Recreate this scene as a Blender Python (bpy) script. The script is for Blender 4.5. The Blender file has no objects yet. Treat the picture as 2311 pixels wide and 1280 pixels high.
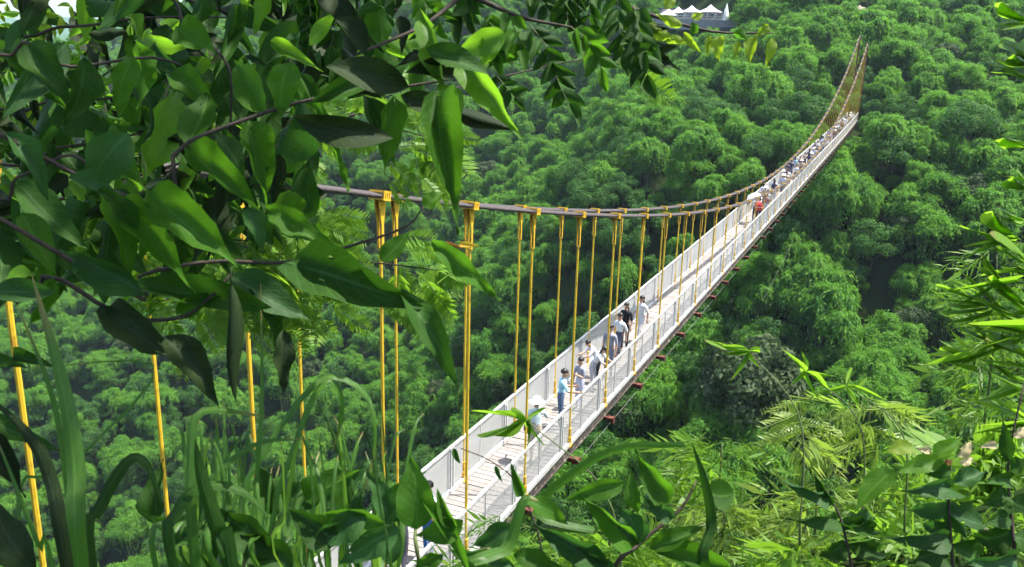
import bpy, bmesh, math, random
import numpy as np
from mathutils import Vector, Matrix, noise

rng = np.random.default_rng(7)
random.seed(7)
S = bpy.context.scene
COL = S.collection
R = math.radians

# ------------------------------------------------------------------ camera
PITCH, ROLL, FPX = -0.26587, 0.02771, 1946.44          # photograph is 2311 x 1280
CX, CY = 1155.5, 640.0
FW = np.array([0, math.cos(PITCH), math.sin(PITCH)])
_rt = np.array([1.0, 0, 0]); _up = np.cross(_rt, FW)
RT = math.cos(ROLL) * _rt + math.sin(ROLL) * _up
UP = -math.sin(ROLL) * _rt + math.cos(ROLL) * _up
cam = bpy.data.cameras.new('camera'); cam_o = bpy.data.objects.new('camera', cam); COL.objects.link(cam_o)
cam.sensor_width = 36; cam.lens = FPX / 2311 * 36; cam.clip_start = 0.05; cam.clip_end = 9000
cam.dof.use_dof = True; cam.dof.focus_distance = 26.0; cam.dof.aperture_fstop = 11.0
cam_o.matrix_world = Matrix(((RT[0], UP[0], -FW[0], 0), (RT[1], UP[1], -FW[1], 0), (RT[2], UP[2], -FW[2], 0), (0, 0, 0, 1)))
S.camera = cam_o

# ------------------------------------------------------------------ light
TO_SUN = Vector((0.40, 0.02, 0.90)).normalized()
EL = math.asin(TO_SUN.z); AZ = math.atan2(TO_SUN.x, TO_SUN.y)
W = bpy.data.worlds.new('World'); S.world = W; W.use_nodes = True
_n = W.node_tree.nodes; _sky = _n.new('ShaderNodeTexSky'); _sky.sky_type = 'NISHITA'; _sky.sun_disc = False
_sky.sun_elevation = EL; _sky.sun_rotation = AZ; _sky.dust_density = 2.0; _sky.air_density = 1.0
W.node_tree.links.new(_sky.outputs[0], _n['Background'].inputs[0]); _n['Background'].inputs[1].default_value = 0.15
sun = bpy.data.lights.new('sun', 'SUN'); sun.energy = 4.8; sun.angle = R(0.5); sun.color = (1, 0.96, 0.88)
sun_o = bpy.data.objects.new('sun', sun); COL.objects.link(sun_o)
sun_o.rotation_euler = TO_SUN.to_track_quat('Z', 'Y').to_euler(); sun_o.location = (0, 0, 200)
S.view_settings.view_transform = 'Standard'; S.view_settings.look = 'None'
S.view_settings.exposure = 1.45; S.view_settings.gamma = 1.0; S.view_settings.use_curve_mapping = False
try:
    S.cycles.max_bounces = 6; S.cycles.transparent_max_bounces = 24; S.cycles.transmission_bounces = 4
    S.cycles.diffuse_bounces = 2; S.cycles.glossy_bounces = 2; S.cycles.volume_bounces = 0
    S.cycles.use_adaptive_sampling = True; S.cycles.adaptive_threshold = 0.035
    S.cycles.use_denoising = True; S.cycles.denoiser = 'OPENIMAGEDENOISE'; S.cycles.sample_clamp_indirect = 6
except Exception:
    pass

# ------------------------------------------------------------------ helpers
def at(px, py, d):
    """world point seen at photo pixel (px, py), d metres along the camera axis"""
    return d * (FW + RT * ((px - CX) / FPX) - UP * ((py - CY) / FPX))
def project(P):
    P = np.asarray(P, float); d = P @ FW
    return CX + FPX * (P @ RT) / d, CY - FPX * (P @ UP) / d, d

def tag(o, label=None, cat=None, group=None, kind=None):
    if label: o['label'] = label
    if cat: o['category'] = cat
    if group: o['group'] = group
    if kind: o['kind'] = kind
    return o
def link(name, me, parent=None, mat=None):
    o = bpy.data.objects.new(name, me); COL.objects.link(o)
    if parent is not None: o.parent = parent
    if mat is not None:
        if len(me.materials) == 0: me.materials.append(mat)
        o.material_slots[0].link = 'OBJECT'; o.material_slots[0].material = mat
    return o
def empty(name, loc, rz=0):
    o = bpy.data.objects.new(name, None); COL.objects.link(o); o.location = loc; o.rotation_euler = (0, 0, rz)
    o.empty_display_size = 0.2
    return o
def mesh_np(name, V, F, mats=(), mi=None, uv=None, smooth=False):
    """F: (n,k) array of equal-size faces"""
    me = bpy.data.meshes.new(name); V = np.asarray(V, np.float32); F = np.asarray(F, np.int32); k = F.shape[1]
    me.vertices.add(len(V)); me.vertices.foreach_set('co', V.ravel())
    me.loops.add(F.size); me.loops.foreach_set('vertex_index', F.ravel())
    me.polygons.add(len(F)); me.polygons.foreach_set('loop_start', np.arange(0, F.size, k, dtype=np.int32))
    me.polygons.foreach_set('loop_total', np.full(len(F), k, np.int32))
    if mi is not None: me.polygons.foreach_set('material_index', np.asarray(mi, np.int32))
    if smooth: me.polygons.foreach_set('use_smooth', np.ones(len(F), bool))
    for m in mats: me.materials.append(m)
    if uv is not None:
        l = me.uv_layers.new(name='uv'); l.data.foreach_set('uv', np.asarray(uv, np.float32)[F.ravel()].ravel())
    me.update(calc_edges=True); return me

class MB:
    """collects boxes, tubes and prisms into one mesh"""
    def __init__(s): s.v = []; s.f = []
    def add(s, V, F):
        o = len(s.v); s.v += [tuple(map(float, p)) for p in V]; s.f += [tuple(int(i) + o for i in f) for f in F]; return s
    def box(s, c, h, ax=None):
        ax = ax if ax is not None else np.eye(3); c = np.asarray(c, float)
        V = [c + ax[0] * h[0] * i + ax[1] * h[1] * j + ax[2] * h[2] * k for k in (-1, 1) for j in (-1, 1) for i in (-1, 1)]
        return s.add(V, [(0, 2, 3, 1), (4, 5, 7, 6), (0, 1, 5, 4), (2, 6, 7, 3), (0, 4, 6, 2), (1, 3, 7, 5)])
    def tube(s, P, r, n=6, cap=True):
        P = [np.asarray(p, float) for p in P]; r = list(r) if hasattr(r, '__len__') else [r] * len(P)
        V = []; F = []; u = None
        for i, p in enumerate(P):
            t = P[min(i + 1, len(P) - 1)] - P[max(i - 1, 0)]; t = t / (np.linalg.norm(t) + 1e-9)
            if u is None:
                u = np.cross(t, (0, 0, 1.0)); u = u if np.linalg.norm(u) > 0.05 else np.cross(t, (1.0, 0, 0))
            u = u - t * (u @ t); u /= np.linalg.norm(u) + 1e-9; w = np.cross(t, u)
            V += [p + r[i] * (math.cos(2 * math.pi * k / n) * u + math.sin(2 * math.pi * k / n) * w) for k in range(n)]
        for i in range(len(P) - 1):
            for k in range(n):
                a = i * n + k; b = i * n + (k + 1) % n; F.append((a, b, b + n, a + n))
        if cap: F += [tuple(range(n))[::-1], tuple(range((len(P) - 1) * n, len(P) * n))]
        return s.add(V, F)
    def mesh(s, name, smooth=False):
        me = bpy.data.meshes.new(name); me.from_pydata(s.v, [], s.f); me.update()
        if smooth: me.polygons.foreach_set('use_smooth', [True] * len(me.polygons))
        return me
    def build(s, name, mat, parent=None, smooth=False):
        return link(name, s.mesh(name, smooth), parent, mat)

def spline(P, n):
    """smooth curve through the points P (Catmull-Rom), n samples"""
    P = np.asarray(P, float)
    if len(P) == 2: return P[0] + np.linspace(0, 1, n)[:, None] * (P[1] - P[0])
    Q = np.vstack([2 * P[0] - P[1], P, 2 * P[-1] - P[-2]]); out = []
    for t in np.linspace(0, len(P) - 1 - 1e-6, n):
        i = int(t); f = t - i; a, b, c, d = Q[i:i + 4]
        out.append(0.5 * (2 * b + (c - a) * f + (2 * a - 5 * b + 4 * c - d) * f * f + (3 * b - a - 3 * c + d) * f ** 3))
    return np.array(out)

# ------------------------------------------------------------------ materials
def nt(name):
    m = bpy.data.materials.new(name); m.use_nodes = True; t = m.node_tree; t.nodes.clear()
    out = t.nodes.new('ShaderNodeOutputMaterial'); return m, t, out
def node(t, ty, **kw):
    n = t.nodes.new(ty)
    for k, v in kw.items():
        if k.startswith('i_'): n.inputs[k[2:].replace('_', ' ')].default_value = v
        else: setattr(n, k, v)
    return n
def mixc(t, fac, a, b, blend='MIX'):
    n = t.nodes.new('ShaderNodeMix'); n.data_type = 'RGBA'; n.blend_type = blend
    for i, v in ((0, fac), (6, a), (7, b)):
        if hasattr(v, 'is_output') or hasattr(v, 'links'): t.links.new(v, n.inputs[i])
        elif i == 0: n.inputs[0].default_value = v
        else: n.inputs[i].default_value = (*v[:3], 1)
    return n.outputs[2]
def maths(t, op, a, b=None, clamp=False):
    n = t.nodes.new('ShaderNodeMath'); n.operation = op; n.use_clamp = clamp
    for i, v in ((0, a), (1, b)):
        if v is None: continue
        if hasattr(v, 'links'): t.links.new(v, n.inputs[i])
        else: n.inputs[i].default_value = v
    return n.outputs[0]
def noise_tex(t, scale, detail=3, coord='Object', rough=0.6):
    c = t.nodes.new('ShaderNodeTexCoord'); n = t.nodes.new('ShaderNodeTexNoise')
    n.inputs['Scale'].default_value = scale; n.inputs['Detail'].default_value = detail; n.inputs['Roughness'].default_value = rough
    t.links.new(c.outputs[coord], n.inputs['Vector']); return n.outputs['Fac']
def ramp(t, fac, lo, hi):
    n = t.nodes.new('ShaderNodeMapRange'); n.inputs[1].default_value = lo; n.inputs[2].default_value = hi
    t.links.new(fac, n.inputs[0]); return n.outputs[0]

def foliage(name, c1, c2, ctr, trans=0.35, rough=0.55, spec=0.35, nscale=0.35, geo=True):
    """leaf mass: colour differs from plant to plant and from spray to spray; light passes through the leaves"""
    m, t, out = nt(name)
    oi = t.nodes.new('ShaderNodeObjectInfo')
    col = mixc(t, oi.outputs['Random'], c1, c2)
    nz = noise_tex(t, nscale, 3)
    col = mixc(t, ramp(t, nz, 0.3, 0.75), col, tuple(min(1, x * k) for x, k in zip(c2, (1.5, 1.2, 0.85))))
    if geo:
        g = t.nodes.new('ShaderNodeNewGeometry')
        col = mixc(t, maths(t, 'MULTIPLY', g.outputs['Random Per Island'], 0.5), col, tuple(x * 0.55 for x in c1))
    p = node(t, 'ShaderNodeBsdfPrincipled'); p.inputs['Roughness'].default_value = rough
    p.inputs['Specular IOR Level'].default_value = spec
    t.links.new(col, p.inputs['Base Color'])
    tr = t.nodes.new('ShaderNodeBsdfTranslucent')
    t.links.new(mixc(t, 0.6, col, ctr), tr.inputs['Color'])
    mx = t.nodes.new('ShaderNodeMixShader'); mx.inputs[0].default_value = trans
    t.links.new(p.outputs[0], mx.inputs[1]); t.links.new(tr.outputs[0], mx.inputs[2]); t.links.new(mx.outputs[0], out.inputs[0])
    return m

def leafmat(name, c1, c2, ctr, trans=0.4, rough=0.42, spec=0.45, vein=0.5, spots=0.0, veins=9.0, blade=False):
    """one big leaf: midrib and side veins from the leaf's own UV, blotches, light passing through"""
    m, t, out = nt(name)
    oi = t.nodes.new('ShaderNodeObjectInfo'); uv = t.nodes.new('ShaderNodeUVMap'); sp = t.nodes.new('ShaderNodeSeparateXYZ')
    t.links.new(uv.outputs[0], sp.inputs[0]); u, v = sp.outputs[0], sp.outputs[1]
    a = maths(t, 'ABSOLUTE', maths(t, 'SUBTRACT', v, 0.5))
    mid = ramp(t, a, 0.045, 0.012)
    if blade:
        s = maths(t, 'SINE', maths(t, 'MULTIPLY', a, 160.0))
    else:
        s = maths(t, 'SINE', maths(t, 'MULTIPLY', maths(t, 'SUBTRACT', u, maths(t, 'MULTIPLY', a, 0.55)), veins * 6.283))
    side = ramp(t, s, 0.93, 1.0)
    col = mixc(t, oi.outputs['Random'], tuple(x * 0.75 for x in c1), tuple(x * 1.12 for x in c2))
    nz = noise_tex(t, 4.0, 6, 'Generated', 0.7)
    col = mixc(t, maths(t, 'MULTIPLY', ramp(t, nz, 0.35, 0.75), 0.45), col, tuple(min(1, x * k) for x, k in zip(c2, (1.6, 1.25, 0.8))))
    n4 = noise_tex(t, 22.0, 4, 'Generated', 0.75)
    col = mixc(t, maths(t, 'MULTIPLY', ramp(t, n4, 0.45, 0.70), 0.55), col, tuple(x * 0.45 for x in c1))
    lite = tuple(min(1, x * 1.9 + 0.03) for x in c2)
    col = mixc(t, maths(t, 'MULTIPLY', side, 0.55 * vein), col, lite)
    col = mixc(t, maths(t, 'MULTIPLY', mid, 0.8 * vein), col, lite)
    if spots:
        n2 = noise_tex(t, 9.0, 5, 'Generated', 0.7)
        col = mixc(t, maths(t, 'MULTIPLY', ramp(t, n2, 0.62, 0.72), spots), col, (0.09, 0.045, 0.015))
    if blade: col = mixc(t, maths(t, 'MULTIPLY', ramp(t, maths(t, 'ADD', u, maths(t, 'MULTIPLY', oi.outputs['Random'], 0.12)), 0.92, 1.02), 0.8), col, (0.22, 0.15, 0.05))
    bp = t.nodes.new('ShaderNodeBump'); bp.inputs['Strength'].default_value = 0.45; bp.inputs['Distance'].default_value = 0.004
    h = maths(t, 'ADD', maths(t, 'MULTIPLY', side, 0.5), maths(t, 'MULTIPLY', noise_tex(t, 14, 3, 'Generated'), 0.8))
    t.links.new(h, bp.inputs['Height'])
    p = node(t, 'ShaderNodeBsdfPrincipled'); p.inputs['Roughness'].default_value = rough; p.inputs['Specular IOR Level'].default_value = spec
    t.links.new(col, p.inputs['Base Color']); t.links.new(bp.outputs[0], p.inputs['Normal'])
    tr = t.nodes.new('ShaderNodeBsdfTranslucent')
    ct = mixc(t, 0.55, col, ctr); ct = mixc(t, maths(t, 'MULTIPLY', maths(t, 'MAXIMUM', mid, maths(t, 'MULTIPLY', side, 0.5)), 0.5), ct, tuple(x * 0.4 for x in ctr))
    t.links.new(ct, tr.inputs['Color'])
    mx = t.nodes.new('ShaderNodeMixShader'); mx.inputs[0].default_value = trans
    t.links.new(p.outputs[0], mx.inputs[1]); t.links.new(tr.outputs[0], mx.inputs[2]); res = mx.outputs[0]
    if spots:                       # holes eaten by insects
        n3 = t.nodes.new('ShaderNodeTexNoise'); n3.noise_dimensions = '4D'; n3.inputs['Scale'].default_value = 4.5; n3.inputs['Detail'].default_value = 1.5
        gc = t.nodes.new('ShaderNodeTexCoord'); t.links.new(gc.outputs['Generated'], n3.inputs['Vector']); t.links.new(maths(t, 'MULTIPLY', oi.outputs['Random'], 40.0), n3.inputs['W'])
        hm = t.nodes.new('ShaderNodeMixShader'); t.links.new(ramp(t, n3.outputs['Fac'], 0.735, 0.745), hm.inputs[0]); tp = t.nodes.new('ShaderNodeBsdfTransparent')
        t.links.new(res, hm.inputs[1]); t.links.new(tp.outputs[0], hm.inputs[2]); res = hm.outputs[0]
    t.links.new(res, out.inputs[0])
    return m

def solid(name, c1, c2=None, rough=0.7, nscale=6.0, metal=0.0, spec=0.4, bump=0.0, rnd=0.0, detail=5, lo=0.35, hi=0.7):
    m, t, out = nt(name); c2 = c2 or tuple(x * 0.7 for x in c1)
    nz = noise_tex(t, nscale, detail); col = mixc(t, ramp(t, nz, lo, hi), c1, c2)
    if rnd:
        oi = t.nodes.new('ShaderNodeObjectInfo')
        col = mixc(t, maths(t, 'MULTIPLY', oi.outputs['Random'], rnd), col, tuple(x * 0.4 for x in c1))
    p = node(t, 'ShaderNodeBsdfPrincipled'); p.inputs['Roughness'].default_value = rough; p.inputs['Metallic'].default_value = metal
    p.inputs['Specular IOR Level'].default_value = spec; t.links.new(col, p.inputs['Base Color'])
    if bump:
        b = t.nodes.new('ShaderNodeBump'); b.inputs['Strength'].default_value = bump; b.inputs['Distance'].default_value = 0.02
        t.links.new(nz, b.inputs['Height']); t.links.new(b.outputs[0], p.inputs['Normal'])
    t.links.new(p.outputs[0], out.inputs[0]); return m

M = {}
M['bamboo'] = foliage('bamboo_foliage', (0.022, 0.108, 0.018), (0.105, 0.260, 0.030), (0.25, 0.60, 0.05), 0.40, 0.65, 0.15)
M['broad'] = foliage('broadleaf_foliage', (0.022, 0.080, 0.018), (0.055, 0.145, 0.030), (0.12, 0.32, 0.05), 0.30, 0.65, 0.15)
M['grey'] = foliage('grey_green_foliage', (0.026, 0.056, 0.022), (0.050, 0.085, 0.034), (0.08, 0.18, 0.04), 0.25, 0.65, 0.2)
M['culm'] = solid('bamboo_culm', (0.10, 0.12, 0.04), (0.06, 0.08, 0.03), 0.5, 3)
M['bark'] = solid('bark', (0.055, 0.043, 0.030), (0.025, 0.020, 0.015), 0.9, 12, bump=0.6)
M['twig'] = solid('twig_bark', (0.050, 0.034, 0.022), (0.020, 0.016, 0.012), 0.8, 40, bump=0.4)
M['stem'] = solid('green_stem', (0.09, 0.13, 0.03), (0.06, 0.07, 0.03), 0.6, 20)
M['soil'] = solid('forest_floor', (0.014, 0.034, 0.009), (0.024, 0.028, 0.011), 1.0, 0.9, spec=0.0, bump=0.8)
M['hill'] = foliage('distant_forest', (0.020, 0.065, 0.022), (0.035, 0.095, 0.030), (0.05, 0.12, 0.03), 0.0, 0.8, 0.1, 0.03, False)
M['rock'] = solid('pale_rock', (0.36, 0.30, 0.25), (0.22, 0.18, 0.14), 0.9, 0.6, bump=0.8)
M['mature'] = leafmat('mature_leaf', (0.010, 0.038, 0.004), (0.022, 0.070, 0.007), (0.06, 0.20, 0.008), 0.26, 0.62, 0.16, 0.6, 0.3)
M['shaded_mature'] = leafmat('shaded_mature_leaf', (0.010, 0.022, 0.006), (0.016, 0.032, 0.009), (0.03, 0.07, 0.010), 0.10, 0.6, 0.12, 0.3, 0.4)  # mature leaf again, with deep shade put into its darker colour
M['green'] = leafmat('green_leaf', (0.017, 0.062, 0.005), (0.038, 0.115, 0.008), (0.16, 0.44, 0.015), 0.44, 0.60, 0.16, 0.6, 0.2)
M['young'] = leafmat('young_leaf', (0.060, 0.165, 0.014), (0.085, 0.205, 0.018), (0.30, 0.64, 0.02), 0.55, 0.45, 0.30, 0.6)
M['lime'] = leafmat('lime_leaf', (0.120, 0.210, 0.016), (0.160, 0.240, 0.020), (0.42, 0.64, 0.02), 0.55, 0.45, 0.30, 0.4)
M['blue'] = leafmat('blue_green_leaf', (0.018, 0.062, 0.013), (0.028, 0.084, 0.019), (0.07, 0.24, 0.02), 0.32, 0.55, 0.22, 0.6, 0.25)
M['blade'] = leafmat('grass_blade', (0.030, 0.095, 0.009), (0.052, 0.140, 0.014), (0.16, 0.44, 0.03), 0.42, 0.42, 0.4, 0.8, 0.0, blade=True)
M['lance'] = leafmat('bamboo_leaf', (0.095, 0.235, 0.016), (0.140, 0.285, 0.022), (0.38, 0.72, 0.03), 0.52, 0.45, 0.35, 0.5, 0.0, blade=True)
M['pale'] = leafmat('pale_new_leaf', (0.34, 0.32, 0.16), (0.42, 0.36, 0.22), (0.50, 0.45, 0.20), 0.35, 0.4, 0.4, 0.3)
M['yellow'] = leafmat('yellow_leaf', (0.50, 0.34, 0.02), (0.55, 0.36, 0.03), (0.60, 0.45, 0.03), 0.4, 0.5, 0.3, 0.2)
M['dry'] = leafmat('dry_leaf', (0.24, 0.11, 0.035), (0.30, 0.15, 0.05), (0.30, 0.14, 0.03), 0.3, 0.6, 0.3, 0.5, 0.5)
M['frond'] = foliage('feathery_frond', (0.066, 0.180, 0.018), (0.110, 0.225, 0.024), (0.32, 0.62, 0.03), 0.46, 0.5, 0.35, 2.0)
M['spray'] = foliage('pale_spray', (0.105, 0.205, 0.030), (0.165, 0.260, 0.050), (0.38, 0.60, 0.06), 0.42, 0.45, 0.5, 2.0)
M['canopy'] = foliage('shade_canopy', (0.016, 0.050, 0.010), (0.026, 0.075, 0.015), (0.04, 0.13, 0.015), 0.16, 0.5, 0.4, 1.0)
M['plank'] = solid('weathered_plank', (0.31, 0.29, 0.27), (0.20, 0.178, 0.158), 0.85, 5, bump=0.3, rnd=0.55)
M['white'] = solid('white_paint', (0.46, 0.46, 0.445), (0.28, 0.26, 0.23), 0.6, 6, lo=0.46, hi=0.80)
M['yellowpaint'] = solid('yellow_paint_with_rust', (0.62, 0.37, 0.025), (0.26, 0.10, 0.018), 0.5, 7, lo=0.52, hi=0.72)
M['yellowrod'] = solid('yellow_rod_paint', (0.66, 0.43, 0.028), (0.36, 0.18, 0.018), 0.5, 5.0, lo=0.52, hi=0.76)
M['rope'] = solid('steel_rope', (0.085, 0.070, 0.066), (0.045, 0.036, 0.033), 0.7, 25, spec=0.25, bump=0.5)
M['wire'] = solid('thin_steel_wire', (0.12, 0.12, 0.115), (0.08, 0.08, 0.08), 0.6, 3)
M['iron'] = solid('rusty_iron', (0.14, 0.035, 0.022), (0.05, 0.022, 0.016), 0.7, 5, bump=0.3)
M['beam'] = solid('stained_steel_beam', (0.045, 0.036, 0.028), (0.20, 0.16, 0.125), 0.85, 6, lo=0.54, hi=0.64, bump=0.3)
M['concrete'] = solid('concrete', (0.40, 0.39, 0.37), (0.30, 0.29, 0.27), 0.9, 2, bump=0.3)
M['canvas'] = solid('white_canvas', (0.80, 0.78, 0.75), (0.72, 0.70, 0.68), 0.8, 2)
M['slate'] = solid('grey_stone_wall', (0.20, 0.21, 0.22), (0.13, 0.14, 0.15), 0.9, 1.5, bump=0.4)
M['darkroof'] = solid('dark_roof', (0.035, 0.040, 0.065), (0.05, 0.05, 0.07), 0.6, 2)
M['glass'] = solid('window_glass', (0.04, 0.07, 0.08), (0.06, 0.10, 0.11), 0.1, 1, spec=0.8)
M['pale_plate'] = solid('pale_yellow_plate', (0.55, 0.54, 0.36), (0.45, 0.44, 0.30), 0.6, 4)
M['red'] = solid('red_rubber', (0.62, 0.045, 0.04), (0.55, 0.04, 0.035), 0.35, 2)
M['pinkband'] = solid('pink_band', (0.75, 0.35, 0.33), (0.7, 0.3, 0.28), 0.5, 2)
# fine wire mesh of the railing: threads far thinner than a pixel, half of the light passes between them
def screen(cov):
    m, t, out = nt('wire_mesh'); p = node(t, 'ShaderNodeBsdfPrincipled')
    c = mixc(t, ramp(t, noise_tex(t, 1.5, 3), 0.3, 0.7), (0.48, 0.48, 0.465), (0.40, 0.40, 0.385))
    t.links.new(c, p.inputs['Base Color']); p.inputs['Roughness'].default_value = 0.6
    tr = t.nodes.new('ShaderNodeBsdfTransparent'); mx = t.nodes.new('ShaderNodeMixShader'); mx.inputs[0].default_value = cov
    t.links.new(tr.outputs[0], mx.inputs[1]); t.links.new(p.outputs[0], mx.inputs[2]); t.links.new(mx.outputs[0], out.inputs[0])
    return m
M['screen'] = screen(0.32); M['screen_dense'] = screen(0.66)

# ------------------------------------------------------------------ bridge line (s along it, v to its left), fitted to the photograph
X0, Y0, TH, SP, BW = -0.79848, 15.04711, 0.41446, 2.91543, 1.48954
BD = np.array([math.sin(TH), math.cos(TH), 0.0]); BL = np.array([-math.cos(TH), math.sin(TH), 0.0]); BZ = np.array([0, 0, 1.0])
B0 = np.array([X0, Y0, 0.0])
def deck_z(s): return -9.8 - 0.00455 * s + 0.00003 * s * s + 0.00018 * max(0, s - 105) ** 2
def cable_z(s): return -2.68936 - 0.19721 * s + 0.00165 * s * s
def bp(s, v, z): return B0 + BD * s + BL * v + BZ * z

# ------------------------------------------------------------------ terrain
def sst(x, a, b):
    t = np.clip((x - a) / (b - a), 0, 1); return t * t * (3 - 2 * t)
_ph = rng.uniform(0, 6.28, (10, 2)); _fr = rng.normal(0, 1, (10, 2))
def rough(u, v, sc):
    r = 0
    for k in range(10): r = r + np.sin(_fr[k, 0] * u / sc + _ph[k, 0]) * np.sin(_fr[k, 1] * v / sc + _ph[k, 1])
    return r / 3.2
def ground_uv(u, v):
    u = np.asarray(u, float); v = np.asarray(v, float)
    near = -1.6 - 1.0 * np.maximum(0, (u + 10.4) + 1.5 * (v + 6.8)) ** 1.0
    fl = -46 - 92 * sst(v, 5, 115) + 8 * sst(-v, 30, 120)
    near = np.maximum(near, fl)
    ridge = 72 - 84 * sst(v, 120, 440)
    top = -16 + (ridge + 16) * np.clip((u - 125) / 215, 0, 1)
    steep = sst(v, 70, 10)
    low_a = fl + 8 * sst(u, 55, 95) + (-16 - fl - 8) * sst(u, 88, 122)
    left = fl + (ridge - fl) * np.clip((u - 58) / 282, 0, 1)
    far = steep * np.where(u < 125, low_a, top) + (1 - steep) * left
    h = np.where(u < 45, near, np.maximum(far, -200))
    w = sst(u, 35, 60); h = np.where(u < 60, (1 - w) * near + w * far, h)
    amp = sst(u, 10, 70); spur = 5.0 * rough(u, v, 38) + 2.0 * rough(v, u, 15)
    damp = 1 - 0.85 * np.exp(-((v - 0.7) / 9) ** 2) * sst(u, 95, 120) * (1 - sst(u, 150, 175))
    return h + amp * spur * damp - 30 * sst(u, 345, 460) * 0.3
def uv_of(x, y):
    dx = x - X0; dy = y - Y0
    return dx * BD[0] + dy * BD[1], dx * BL[0] + dy * BL[1]
def ground(x, y): return ground_uv(*uv_of(np.asarray(x, float), np.asarray(y, float)))

def build_ground():
    us = np.unique(np.concatenate([np.arange(-70, -25, 6), np.arange(-25, 60, 1.6), np.arange(60, 200, 4), np.arange(200, 480, 8), np.linspace(480, 2600, 14)]))
    vs = np.unique(np.concatenate([np.linspace(-1600, -220, 10), np.arange(-220, -40, 8), np.arange(-40, 30, 1.6), np.arange(30, 160, 4), np.arange(160, 760, 12), np.linspace(760, 2600, 12)]))
    U, Vv = np.meshgrid(us, vs, indexing='ij'); Z = ground_uv(U, Vv)
    P = B0[None, None, :] + BD * U[..., None] + BL * Vv[..., None]; P[..., 2] = Z
    n, m = U.shape; I = np.arange(n * m).reshape(n, m)
    F = np.stack([I[:-1, :-1], I[1:, :-1], I[1:, 1:], I[:-1, 1:]], -1).reshape(-1, 4)[:, ::-1]
    o = link('ground', mesh_np('ground', P.reshape(-1, 3), F, (M['soil'],), smooth=True)); tag(o, kind='structure')
build_ground()

def build_hills():
    """the blue ridges that close the valley far to the left"""
    for k, (d0, zt, a0, a1, sd) in enumerate(((1500, 4, -62, 10, 3), (2600, 62, -66, 4, 11))):
        az = np.radians(np.linspace(a0, a1, 120)); rr = np.array([0, 0.12, 0.25, 0.4, 0.6, 0.8, 1.0, 1.35])
        prof = 1 + 0.28 * np.sin(az * 9 + sd) + 0.18 * np.sin(az * 23 + 2 * sd) + 0.07 * np.sin(az * 61 + sd)
        V = []
        for q in rr:
            hgt = (zt * prof + 90) * (1 - (1 - min(q, 1)) ** 1.6) * (1 if q <= 1 else 0.5) - 90
            hgt = hgt + 9 * np.sin(az * 150 + q * 17) * np.sin(q * 9 + az * 40)
            V.append(np.stack([np.sin(az) * d0 * (1 + q * 0.35), np.cos(az) * d0 * (1 + q * 0.35), hgt], -1))
        V = np.array(V); n, m = V.shape[:2]; I = np.arange(n * m).reshape(n, m)
        F = np.stack([I[:-1, :-1], I[1:, :-1], I[1:, 1:], I[:-1, 1:]], -1).reshape(-1, 4)
        tag(link('distant_hills', mesh_np('distant_hills', V.reshape(-1, 3), F, (M['hill'],), smooth=True)), kind='structure')
build_hills()

# ------------------------------------------------------------------ tree shapes
def rhombs(P, D, N, L, Wd):
    """leaf-shaped quads: base P, direction D, normal N, length L, width Wd"""
    D = D / (np.linalg.norm(D, axis=1, keepdims=True) + 1e-9)
    X = np.cross(D, N); X = X / (np.linalg.norm(X, axis=1, keepdims=True) + 1e-9); Nn = np.cross(X, D)
    L = L[:, None]; Wd = Wd[:, None]
    a = P; b = P + D * L * 0.4 + X * Wd * 0.5; c = P + D * L - Nn * L * 0.12; d = P + D * L * 0.4 - X * Wd * 0.5
    V = np.stack([a, b, c, d], 1).reshape(-1, 3); F = np.arange(len(V)).reshape(-1, 4)
    return V, F
def tubes_np(paths, n=5):
    b = MB()
    for P, r in paths: b.tube(P, r, n, False)
    return np.array(b.v), np.array(b.f)

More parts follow.
